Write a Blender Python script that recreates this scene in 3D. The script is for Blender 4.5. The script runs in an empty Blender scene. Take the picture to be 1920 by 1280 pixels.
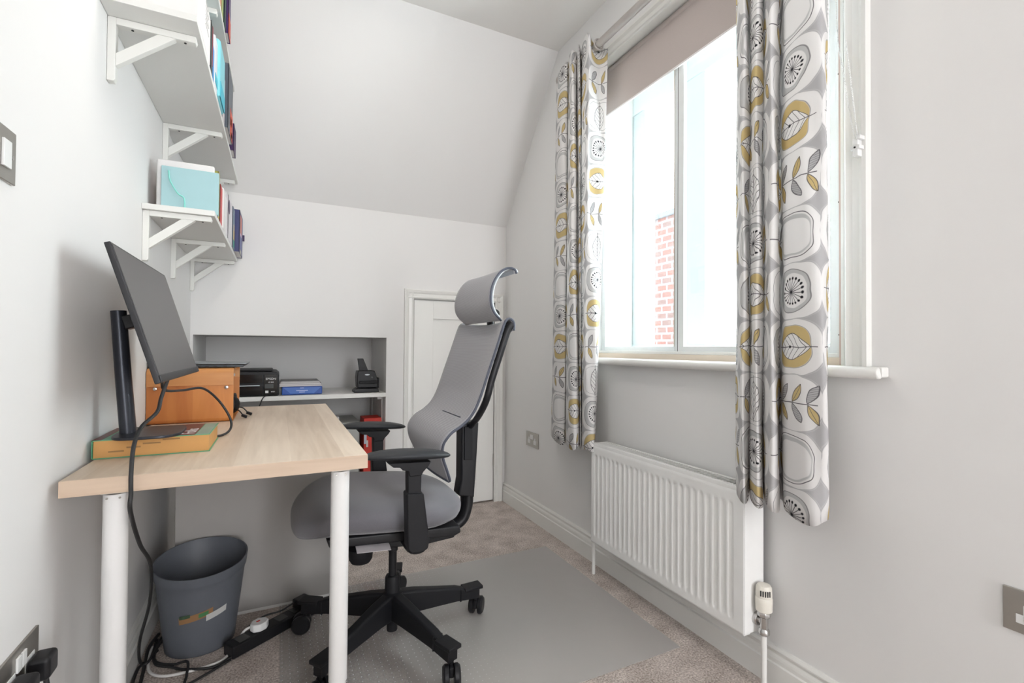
import bpy, bmesh, math, random
from mathutils import Vector, Matrix
random.seed(7)
PI = math.pi
SC = bpy.context.scene
COL = SC.collection

# ------------------------------------------------------------------ camera
cam_d = bpy.data.cameras.new('camera')
cam_d.sensor_width = 36.0
cam_d.lens = 896.0 / 1920.0 * 36.0
cam_d.clip_start = 0.02
cam = bpy.data.objects.new('camera', cam_d)
COL.objects.link(cam)
rows = ((0.89877712, -0.0131966, 0.43820718),
        (-0.43834229, -0.01003072, 0.89875215),
        (0.00746494, 0.99986261, 0.0148))          # world axes in (right, up, forward)
m = Matrix.Identity(4)
for i in range(3):
    m[i][0] = rows[i][0]; m[i][1] = rows[i][1]; m[i][2] = -rows[i][2]
m[2][3] = 1.005
cam.matrix_world = m
SC.camera = cam

# ------------------------------------------------------------------ light
SC.view_settings.view_transform = 'Standard'
SC.view_settings.look = 'None'
SC.view_settings.gamma = 1.0
SC.view_settings.use_curve_mapping = False
SC.view_settings.exposure = 0.58
world = bpy.data.worlds.new('sky'); SC.world = world
world.use_nodes = True
bg = world.node_tree.nodes['Background']
bg.inputs['Color'].default_value = (0.95, 0.97, 1.0, 1)
bg.inputs['Strength'].default_value = 11.0

def area(name, loc, rot, sx, sy, power, color=(1, 1, 1), portal=False):
    l = bpy.data.lights.new(name, 'AREA'); l.shape = 'RECTANGLE'
    l.size = sx; l.size_y = sy; l.energy = power; l.color = color
    if portal: l.cycles.is_portal = True
    o = bpy.data.objects.new(name, l); COL.objects.link(o)
    o.location = loc; o.rotation_euler = rot
    return o
area('window_portal', (1.80, 1.37, 1.66), (0, PI/2, 0), 1.5, 1.3, 1, portal=True)
area('rear_opening_portal', (0.92, -3.16, 1.2), (PI/2, 0, 0), 0.78, 2.3, 1, portal=True)  # portal at the opening added in the unseen back wall
area('ceiling_fill', (0.30, 1.5, 2.60), (0, 0, 0), 0.45, 0.45, 4.5, (1.0, 0.95, 0.88))  # added soft fill under the ceiling, no real fitting here

# ------------------------------------------------------------------ materials
MATS = {}
def new_mat(name):
    mt = bpy.data.materials.new(name); mt.use_nodes = True
    MATS[name] = mt
    return mt, mt.node_tree, mt.node_tree.nodes['Principled BSDF']
def mat(name, color, rough=0.5, metal=0.0, noise=0.0, nscale=30.0, bump=0.0, bscale=200.0, sheen=0.0, coat=0.0, spec=0.5):
    if name in MATS: return MATS[name]
    mt, nt, b = new_mat(name)
    c = (color[0], color[1], color[2], 1)
    b.inputs['Base Color'].default_value = c
    b.inputs['Roughness'].default_value = rough
    b.inputs['Metallic'].default_value = metal
    b.inputs['Specular IOR Level'].default_value = spec
    if sheen: b.inputs['Sheen Weight'].default_value = sheen
    if coat: b.inputs['Coat Weight'].default_value = coat
    tc = nt.nodes.new('ShaderNodeTexCoord')
    n = nt.nodes.new('ShaderNodeTexNoise'); n.inputs['Scale'].default_value = nscale
    n.inputs['Detail'].default_value = 4
    nt.links.new(tc.outputs['Object'], n.inputs['Vector'])
    mx = nt.nodes.new('ShaderNodeMix'); mx.data_type = 'RGBA'
    k = noise if noise else 0.03
    mx.inputs[6].default_value = tuple(max(0, v*(1-k)) for v in color) + (1,)
    mx.inputs[7].default_value = tuple(min(1, v*(1+k)) for v in color) + (1,)
    nt.links.new(n.outputs['Fac'], mx.inputs[0])
    nt.links.new(mx.outputs[2], b.inputs['Base Color'])
    if bump:
        n2 = nt.nodes.new('ShaderNodeTexNoise'); n2.inputs['Scale'].default_value = bscale
        nt.links.new(tc.outputs['Object'], n2.inputs['Vector'])
        bp = nt.nodes.new('ShaderNodeBump'); bp.inputs['Strength'].default_value = bump
        bp.inputs['Distance'].default_value = 0.002
        nt.links.new(n2.outputs['Fac'], bp.inputs['Height'])
        nt.links.new(bp.outputs['Normal'], b.inputs['Normal'])
    return mt

M_wall = mat('wall_paint', (0.80, 0.787, 0.775), 0.85, noise=0.01, nscale=3, bump=0.05, bscale=90)
M_ceil = mat('ceiling_paint', (0.86, 0.84, 0.815), 0.9, noise=0.01, nscale=3)
M_gloss = mat('white_gloss_paint', (0.80, 0.79, 0.76), 0.35, noise=0.015, nscale=8)
M_white = mat('white_plastic', (0.80, 0.80, 0.79), 0.35)
M_shelf = mat('white_shelf_laminate', (0.76, 0.755, 0.73), 0.45, noise=0.015, nscale=12)
M_brack = mat('white_bracket_wood', (0.78, 0.775, 0.74), 0.5, noise=0.015, nscale=12)
M_rad = mat('radiator_enamel', (0.87, 0.865, 0.85), 0.3)
M_cream = mat('cream_valve_plastic', (0.78, 0.74, 0.66), 0.4)
M_chrome = mat('worn_chrome', (0.55, 0.54, 0.53), 0.25, metal=1.0)
M_steel = mat('brushed_steel', (0.42, 0.40, 0.37), 0.38, metal=1.0, noise=0.05, nscale=60)
M_black = mat('black_plastic', (0.010, 0.010, 0.012), 0.42, spec=0.35, noise=0.1)
M_blackm = mat('black_nylon', (0.008, 0.008, 0.010), 0.55, spec=0.3, noise=0.1, bump=0.15, bscale=700)
M_pad = mat('armrest_rubber', (0.020, 0.022, 0.026), 0.5, spec=0.4, noise=0.05)
M_cable = mat('black_cable_rubber', (0.016, 0.016, 0.017), 0.5)
M_wcable = mat('white_cable_rubber', (0.72, 0.70, 0.68), 0.45)
M_dark = mat('dark_slot', (0.02, 0.02, 0.02), 0.7)
M_red = mat('red_print', (0.62, 0.035, 0.02), 0.5)
M_mesh_frame = mat('blue_grey_edging', (0.07, 0.078, 0.105), 0.6)
M_pale = mat('pale_grey_headrest_plastic', (0.62, 0.66, 0.68), 0.35)
M_deskleg = mat('white_powder_coat', (0.80, 0.79, 0.78), 0.4)
M_bin = mat('grey_bin_plastic', (0.115, 0.125, 0.145), 0.5, noise=0.05, nscale=60)
M_screen = mat('matte_screen_glass', (0.095, 0.088, 0.09), 0.40, noise=0.01)
M_monitor = mat('monitor_plastic', (0.016, 0.016, 0.019), 0.42)
M_standm = mat('monitor_stand_grey', (0.035, 0.038, 0.048), 0.35, metal=0.5)
M_page = mat('orange_tinted_pages', (0.62, 0.33, 0.115), 0.8, noise=0.06, nscale=40)
M_blind = mat('taupe_blind_fabric', (0.50, 0.435, 0.41), 0.9, noise=0.05, nscale=400, bump=0.2, bscale=600)
M_pinkwood = mat('primed_pinkish_wood', (0.58, 0.45, 0.40), 0.6)
M_beige = mat('beige_wood_sill', (0.68, 0.58, 0.48), 0.5, noise=0.04, nscale=20)
M_alu = mat('white_aluminium', (0.78, 0.80, 0.80), 0.35)
M_teal = mat('pale_teal_card', (0.37, 0.57, 0.60), 0.6)
M_mint = mat('mint_elastic', (0.25, 0.68, 0.60), 0.6)
M_offw = mat('off_white_card', (0.78, 0.75, 0.74), 0.6)
M_rod = mat('taupe_metal_rod', (0.42, 0.385, 0.365), 0.4, metal=0.2)
M_cardlabel = mat('pinkish_paper_label', (0.62, 0.58, 0.60), 0.7)
M_outwhite = mat('outer_window_white', (0.62, 0.70, 0.72), 0.5)

def wood(name, c1, c2, axis='Y', board=0.10, rough=0.45, stretch=14.0, scale=3.0, contrast=1.0):
    """plain sawn or veneered wood with the grain running along the named axis"""
    mt, nt, b = new_mat(name)
    L = nt.links.new
    tc = nt.nodes.new('ShaderNodeTexCoord')
    mp = nt.nodes.new('ShaderNodeMapping')
    s = {'X': (1.0, stretch, stretch), 'Y': (stretch, 1.0, stretch), 'Z': (stretch, stretch, 1.0)}[axis]
    mp.inputs['Scale'].default_value = s
    L(tc.outputs['Object'], mp.inputs['Vector'])
    n = nt.nodes.new('ShaderNodeTexNoise'); n.inputs['Scale'].default_value = scale
    n.inputs['Detail'].default_value = 6; n.inputs['Distortion'].default_value = 0.6
    L(mp.outputs[0], n.inputs['Vector'])
    # boards
    sep = nt.nodes.new('ShaderNodeSeparateXYZ'); L(tc.outputs['Object'], sep.inputs[0])
    dv = nt.nodes.new('ShaderNodeMath'); dv.operation = 'DIVIDE'; dv.inputs[1].default_value = board
    L(sep.outputs['X' if axis != 'X' else 'Y'], dv.inputs[0])
    fl = nt.nodes.new('ShaderNodeMath'); fl.operation = 'FLOOR'; L(dv.outputs[0], fl.inputs[0])
    wn = nt.nodes.new('ShaderNodeTexWhiteNoise'); wn.noise_dimensions = '1D'; L(fl.outputs[0], wn.inputs['W'])
    ad = nt.nodes.new('ShaderNodeMath'); ad.operation = 'MULTIPLY_ADD'
    L(wn.outputs['Value'], ad.inputs[0]); ad.inputs[1].default_value = 0.45
    mu = nt.nodes.new('ShaderNodeMath'); mu.operation = 'MULTIPLY'; mu.inputs[1].default_value = contrast
    L(n.outputs['Fac'], mu.inputs[0]); L(mu.outputs[0], ad.inputs[2])
    cr = nt.nodes.new('ShaderNodeValToRGB')
    cr.color_ramp.elements[0].position = 0.25; cr.color_ramp.elements[0].color = c1 + (1,)
    cr.color_ramp.elements[1].position = 1.0; cr.color_ramp.elements[1].color = c2 + (1,)
    L(ad.outputs[0], cr.inputs[0]); L(cr.outputs[0], b.inputs['Base Color'])
    b.inputs['Roughness'].default_value = rough
    return mt
M_oak = wood('light_oak_effect', (0.57, 0.44, 0.325), (0.80, 0.67, 0.54), 'Y', 0.12)
M_oakx = wood('light_oak_edge', (0.52, 0.38, 0.27), (0.70, 0.55, 0.42), 'X', 0.5)
M_ply = wood('amber_plywood', (0.42, 0.115, 0.025), (0.68, 0.27, 0.07), 'Z', 0.7, 0.35, 6.0, 3.0)
M_ply2 = wood('amber_plywood_shell', (0.52, 0.20, 0.06), (0.72, 0.36, 0.13), 'X', 0.7, 0.35, 10.0, 3.0)
M_plyedge = mat('plywood_edge', (0.62, 0.42, 0.20), 0.5)

def carpet_mat():
    mt, nt, b = new_mat('mottled_carpet'); L = nt.links.new
    tc = nt.nodes.new('ShaderNodeTexCoord')
    n1 = nt.nodes.new('ShaderNodeTexNoise'); n1.inputs['Scale'].default_value = 11; n1.inputs['Detail'].default_value = 5
    n2 = nt.nodes.new('ShaderNodeTexNoise'); n2.inputs['Scale'].default_value = 170; n2.inputs['Detail'].default_value = 3
    L(tc.outputs['Object'], n1.inputs[0]); L(tc.outputs['Object'], n2.inputs[0])
    a = nt.nodes.new('ShaderNodeMath'); a.operation = 'MULTIPLY_ADD'
    L(n1.outputs['Fac'], a.inputs[0]); a.inputs[1].default_value = 0.35
    m2 = nt.nodes.new('ShaderNodeMath'); m2.operation = 'MULTIPLY'; m2.inputs[1].default_value = 0.75
    L(n2.outputs['Fac'], m2.inputs[0]); L(m2.outputs[0], a.inputs[2])
    cr = nt.nodes.new('ShaderNodeValToRGB')
    cr.color_ramp.elements[0].position = 0.36; cr.color_ramp.elements[0].color = (0.25, 0.205, 0.175, 1)
    cr.color_ramp.elements[1].position = 0.74; cr.color_ramp.elements[1].color = (0.80, 0.71, 0.66, 1)
    L(a.outputs[0], cr.inputs[0]); L(cr.outputs[0], b.inputs['Base Color'])
    b.inputs['Roughness'].default_value = 1.0; b.inputs['Specular IOR Level'].default_value = 0.1
    bp = nt.nodes.new('ShaderNodeBump'); bp.inputs['Strength'].default_value = 0.7; bp.inputs['Distance'].default_value = 0.006
    L(n2.outputs['Fac'], bp.inputs['Height']); L(bp.outputs['Normal'], b.inputs['Normal'])
    return mt
M_carpet = carpet_mat()

def glass_mat(name, tint=(1, 1, 1), gloss=0.08, rough=0.0):
    mt, nt, b = new_mat(name); L = nt.links.new
    nt.nodes.remove(b)
    out = nt.nodes['Material Output']
    t = nt.nodes.new('ShaderNodeBsdfTransparent'); t.inputs[0].default_value = tint + (1,)
    g = nt.nodes.new('ShaderNodeBsdfGlossy'); g.inputs['Roughness'].default_value = rough
    mx = nt.nodes.new('ShaderNodeMixShader')
    mx.inputs[0].default_value = gloss * 0.5; L(t.outputs[0], mx.inputs[1]); L(g.outputs[0], mx.inputs[2])
    L(mx.outputs[0], out.inputs[0])
    return mt
M_glass = glass_mat('window_glass', (0.97, 0.99, 0.99))

# ---- small expression language over math nodes, used for the printed curtain cloth
class E:
    nt = None
    def __init__(s, v): s.v = v
    @staticmethod
    def op(o, *a):
        n = E.nt.nodes.new('ShaderNodeMath'); n.operation = o
        for i, x in enumerate(a):
            x = x.v if isinstance(x, E) else x
            if isinstance(x, (int, float)): n.inputs[i].default_value = x
            else: E.nt.links.new(x, n.inputs[i])
        return E(n.outputs[0])
    def __add__(s, o): return E.op('ADD', s, o)
    __radd__ = __add__
    def __sub__(s, o): return E.op('SUBTRACT', s, o)
    def __rsub__(s, o): return E.op('SUBTRACT', o, s)
    def __mul__(s, o): return E.op('MULTIPLY', s, o)
    __rmul__ = __mul__
    def __truediv__(s, o): return E.op('DIVIDE', s, o)
    def lt(s, o): return E.op('LESS_THAN', s, o)
    def gt(s, o): return E.op('GREATER_THAN', s, o)
    def abs(s): return E.op('ABSOLUTE', s)
    def pw(s, o): return E.op('POWER', s, o)
    def sqrt(s): return E.op('SQRT', s)
    def floor(s): return E.op('FLOOR', s)
    def fract(s): return E.op('FRACT', s)
    def maxi(s, o): return E.op('MAXIMUM', s, o)
    def mini(s, o): return E.op('MINIMUM', s, o)
    def soft(s, w=0.03):
        n = E.nt.nodes.new('ShaderNodeMapRange'); n.interpolation_type = 'SMOOTHSTEP'
        E.nt.links.new(s.v, n.inputs[0])
        n.inputs[1].default_value = -w; n.inputs[2].default_value = w
        n.inputs[3].default_value = 1.0; n.inputs[4].default_value = 0.0
        return E(n.outputs[0])          # 1 where s < 0

def curtain_mat(name, shift):
    mt, nt, b = new_mat(name); E.nt = nt; L = nt.links.new
    uv = nt.nodes.new('ShaderNodeUVMap'); uv.uv_map = 'UVMap'
    nz = nt.nodes.new('ShaderNodeTexNoise'); nz.inputs['Scale'].default_value = 2.6; nz.inputs['Detail'].default_value = 1
    L(uv.outputs[0], nz.inputs['Vector'])
    nsep = nt.nodes.new('ShaderNodeSeparateColor'); L(nz.outputs['Color'], nsep.inputs[0])
    sep = nt.nodes.new('ShaderNodeSeparateXYZ'); L(uv.outputs[0], sep.inputs[0])
    u = E(sep.outputs[0]); v = E(sep.outputs[1])
    wx = (E(nsep.outputs[0]) - 0.5) * 0.22; wy = (E(nsep.outputs[1]) - 0.5) * 0.22
    cu = u.floor(); cv = v.floor()
    x = (u.fract() - 0.5) * 2 + wx; y = (v.fract() - 0.5) * 2 + wy
    t = E.op('FLOORED_MODULO', cv + cu * 3 + shift, 4.0)
    odd = E.op('FLOORED_MODULO', cu, 2.0)
    def is_(k): return (t - k).abs().lt(0.5)
    r = (x * x + y * y).sqrt()
    def sup(a, c, p=3.0, dx=0.0, dy=0.0): return ((x - dx).abs() / a).pw(p) + ((y - dy).abs() / c).pw(p) - 1
    layers = []
    cream = (0.86, 0.84, 0.83); grey = (0.52, 0.51, 0.515); lgrey = (0.60, 0.595, 0.59)
    line = (0.13, 0.12, 0.13); yel = (0.66, 0.52, 0.26); ink = (0.03, 0.03, 0.035); mid = (0.40, 0.39, 0.40)
    med = sup(1.04, 1.01, 3.0)
    layers.append((cream, med.soft(0.12)))
    layers.append((mid, ((med + 0.02).abs() - 0.03).soft(0.03) * 0.7))
    # 0: seed head
    k = is_(0)
    e1 = sup(0.74, 0.76, 2.4, -0.05); e2 = sup(0.56, 0.60, 2.2, 0.05)
    layers.append((lgrey, e1.soft(0.06) * k)); layers.append((line, ((e1).abs() - 0.05).soft(0.03) * k * 0.7))
    layers.append((cream, e2.soft(0.06) * k))
    ang = E.op('ARCTAN2', y, x - 0.05) * (19 / (2 * PI))
    rr = ((x - 0.05) * (x - 0.05) + y * y).sqrt()
    af = ((ang + 20).fract() - 0.5).abs() * (2 * PI / 19) * rr
    layers.append((line, (af - 0.012).soft(0.01) * rr.lt(0.44) * k))
    dd = ((rr - 0.45) * (rr - 0.45) + af * af).sqrt()
    layers.append((ink, (dd - 0.045).soft(0.015) * k)); layers.append((ink, (rr - 0.05).soft(0.02) * k))
    # 3: yellow ring around a leaf
    k = is_(3)
    e1 = sup(0.72, 0.78, 2.8)
    layers.append((yel, e1.soft(0.08) * k)); layers.append((mid, ((e1 - 0.05).abs() - 0.04).soft(0.03) * k))
    lf = y.abs() - (1 - (x / 0.72) * (x / 0.72)) * 0.46
    layers.append((cream, lf.soft(0.02) * k)); layers.append((line, (lf.abs() - 0.014).soft(0.012) * k * e1.lt(0)))
    rib = ((((x + y.abs() * 0.8) * 4.2).fract() - 0.5).abs() - 0.055)
    layers.append((line, rib.soft(0.03) * lf.lt(0) * k)); layers.append((line, (y.abs() - 0.014).soft(0.01) * x.abs().lt(0.9) * k))
    layers.append((ink, (((x + 0.1) * (x + 0.1) + y * y).sqrt() - 0.055).soft(0.02) * k))
    # 2: sprig of leaves on a stem
    k = is_(2)
    layers.append((line, (y.abs() - 0.016).soft(0.01) * x.abs().lt(0.92) * k))
    for i, cx in enumerate((-0.52, 0.08, 0.66)):
        for sgn in (1, -1):
            px = x - cx - 0.13; py = y * sgn - 0.36
            ca, sa = math.cos(-1.15), math.sin(-1.15)
            qx = px * ca - py * sa; qy = px * sa + py * ca
            lfe = qy.abs() - (1 - (qx / 0.37) * (qx / 0.37)) * 0.13
            yl = (i + (sgn < 0)) % 2
            layers.append((yel if yl else grey, lfe.soft(0.02) * k))
            layers.append((line, (lfe.abs() - 0.014).soft(0.012) * qx.abs().lt(0.37) * k))
            if not yl:
                h = ((qx * 11 + qy * 9).fract() - 0.5).abs() - 0.1
                layers.append((line, h.soft(0.08) * lfe.lt(0) * k * 0.7))
            else: layers.append((line, (qy.abs() - 0.008).soft(0.01) * lfe.lt(0) * k))
    # 1: plain rings, or an upright feather in every second column
    k = is_(1)
    e1 = sup(0.80, 0.82, 2.8)
    layers.append((line, (e1.abs() - 0.045).soft(0.03) * k))
    e2 = sup(0.66, 0.64, 2.5, 0.04, -0.04)
    layers.append((lgrey, (e1 + 0.22).soft(0.06) * k)); layers.append((cream, e2.soft(0.06) * k))
    ko = k * odd
    f = x.abs() - (1 - ((y + 0.05) / 0.75) * ((y + 0.05) / 0.75)) * 0.33
    layers.append((cream, e1.soft(0.05) * ko)); layers.append((line, (f.abs() - 0.014).soft(0.012) * y.abs().lt(0.8) * ko))
    rb = ((((y - x.abs() * 1.1) * 4.2).fract() - 0.5).abs() - 0.06)
    layers.append((line, rb.soft(0.03) * f.lt(0) * ko)); layers.append((line, (x.abs() - 0.016).soft(0.01) * y.abs().lt(0.9) * ko))
    col = None
    base = grey
    for c, fac in layers:
        mx = nt.nodes.new('ShaderNodeMix'); mx.data_type = 'RGBA'
        fac = E.op('MINIMUM', E.op('MAXIMUM', fac, 0.0), 1.0)
        L(fac.v, mx.inputs[0])
        if col is None: mx.inputs[6].default_value = base + (1,)
        else: L(col, mx.inputs[6])
        mx.inputs[7].default_value = c + (1,)
        col = mx.outputs[2]
    L(col, b.inputs['Base Color'])
    b.inputs['Roughness'].default_value = 0.95; b.inputs['Specular IOR Level'].default_value = 0.15
    tr = nt.nodes.new('ShaderNodeBsdfTranslucent'); L(col, tr.inputs[0])
    ms = nt.nodes.new('ShaderNodeMixShader'); ms.inputs[0].default_value = 0.22
    out = nt.nodes['Material Output']
    L(b.outputs[0], ms.inputs[1]); L(tr.outputs[0], ms.inputs[2]); L(ms.outputs[0], out.inputs[0])
    wv = nt.nodes.new('ShaderNodeTexNoise'); wv.inputs['Scale'].default_value = 120; L(uv.outputs[0], wv.inputs['Vector'])
    bp = nt.nodes.new('ShaderNodeBump'); bp.inputs['Strength'].default_value = 0.15; bp.inputs['Distance'].default_value = 0.001
    L(wv.outputs['Fac'], bp.inputs['Height']); L(bp.outputs['Normal'], b.inputs['Normal'])
    return mt

def mesh_fabric(name, c, scale=260.0, axis=2):
    """knitted office mesh: fine ribs"""
    mt, nt, b = new_mat(name); L = nt.links.new
    tc = nt.nodes.new('ShaderNodeTexCoord')
    w = nt.nodes.new('ShaderNodeTexWave'); w.wave_type = 'BANDS'; w.bands_direction = 'Z' if axis == 2 else 'X'
    w.inputs['Scale'].default_value = scale / 6.28; w.inputs['Distortion'].default_value = 0.4
    L(tc.outputs['Object'], w.inputs['Vector'])
    cr = nt.nodes.new('ShaderNodeValToRGB')
    cr.color_ramp.elements[0].color = tuple(v * 0.78 for v in c) + (1,)
    cr.color_ramp.elements[1].color = tuple(min(1, v * 1.2) for v in c) + (1,)
    L(w.outputs['Fac'], cr.inputs[0]); L(cr.outputs[0], b.inputs['Base Color'])
    b.inputs['Roughness'].default_value = 0.75; b.inputs['Sheen Weight'].default_value = 0.25
    bp = nt.nodes.new('ShaderNodeBump'); bp.inputs['Strength'].default_value = 0.25; bp.inputs['Distance'].default_value = 0.001
    L(w.outputs['Fac'], bp.inputs['Height']); L(bp.outputs['Normal'], b.inputs['Normal'])
    return mt
M_mesh = mesh_fabric('grey_back_mesh', (0.33, 0.325, 0.345), 620)
M_seat = mat('grey_seat_fabric', (0.135, 0.13, 0.145), 0.8, noise=0.10, nscale=350, bump=0.3, bscale=900, sheen=0.35)

def brick_mat():
    mt, nt, b = new_mat('red_brick'); L = nt.links.new
    tc = nt.nodes.new('ShaderNodeTexCoord'); mp = nt.nodes.new('ShaderNodeMapping')
    mp.inputs['Rotation'].default_value = (0, PI/2, PI/2)
    sep = nt.nodes.new('ShaderNodeSeparateXYZ'); cmb = nt.nodes.new('ShaderNodeCombineXYZ')
    L(tc.outputs['Object'], sep.inputs[0])
    ad = nt.nodes.new('ShaderNodeMath'); ad.operation = 'ADD'
    L(sep.outputs['X'], ad.inputs[0]); L(sep.outputs['Y'], ad.inputs[1])
    L(ad.outputs[0], cmb.inputs[0]); L(sep.outputs['Z'], cmb.inputs[1])
    br = nt.nodes.new('ShaderNodeTexBrick')
    br.inputs['Scale'].default_value = 4.4
    br.inputs['Color1'].default_value = (0.085, 0.028, 0.020, 1); br.inputs['Color2'].default_value = (0.060, 0.034, 0.030, 1)
    br.inputs['Mortar'].default_value = (0.11, 0.11, 0.13, 1); br.inputs['Mortar Size'].default_value = 0.035
    L(cmb.outputs[0], br.inputs['Vector'])
    L(br.outputs['Color'], b.inputs['Base Color']); b.inputs['Roughness'].default_value = 0.9
    return mt
M_brick = brick_mat()

def mat_plastic_sheet():
    mt, nt, b = new_mat('clear_studded_vinyl'); L = nt.links.new
    tc = nt.nodes.new('ShaderNodeTexCoord'); E.nt = nt
    sep = nt.nodes.new('ShaderNodeSeparateXYZ'); L(tc.outputs['Object'], sep.inputs[0])
    x = E(sep.outputs[0]); y = E(sep.outputs[1])
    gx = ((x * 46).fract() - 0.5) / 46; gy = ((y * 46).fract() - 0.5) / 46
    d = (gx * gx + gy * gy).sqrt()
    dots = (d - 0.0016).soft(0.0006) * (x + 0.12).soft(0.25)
    b.inputs['Base Color'].default_value = (0.50, 0.48, 0.465, 1)
    b.inputs['Roughness'].default_value = 0.27; b.inputs['Specular IOR Level'].default_value = 0.5
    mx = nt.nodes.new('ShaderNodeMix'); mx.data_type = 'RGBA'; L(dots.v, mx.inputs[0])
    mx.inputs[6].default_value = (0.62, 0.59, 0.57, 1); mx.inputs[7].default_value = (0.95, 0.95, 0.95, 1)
    L(mx.outputs[2], b.inputs['Base Color'])
    tr = nt.nodes.new('ShaderNodeBsdfTransparent'); tr.inputs[0].default_value = (0.93, 0.92, 0.91, 1)
    ms = nt.nodes.new('ShaderNodeMixShader')
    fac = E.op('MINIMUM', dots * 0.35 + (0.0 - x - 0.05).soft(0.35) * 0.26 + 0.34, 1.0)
    L(fac.v, ms.inputs[0]); L(tr.outputs[0], ms.inputs[1]); L(b.outputs[0], ms.inputs[2])
    L(ms.outputs[0], nt.nodes['Material Output'].inputs[0])
    n = nt.nodes.new('ShaderNodeTexNoise'); n.inputs['Scale'].default_value = 5; L(tc.outputs['Object'], n.inputs['Vector'])
    bp = nt.nodes.new('ShaderNodeBump'); bp.inputs['Strength'].default_value = 0.3; bp.inputs['Distance'].default_value = 0.01
    L(n.outputs['Fac'], bp.inputs['Height']); L(bp.outputs['Normal'], b.inputs['Normal'])
    return mt
M_sheet = mat_plastic_sheet()

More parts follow.
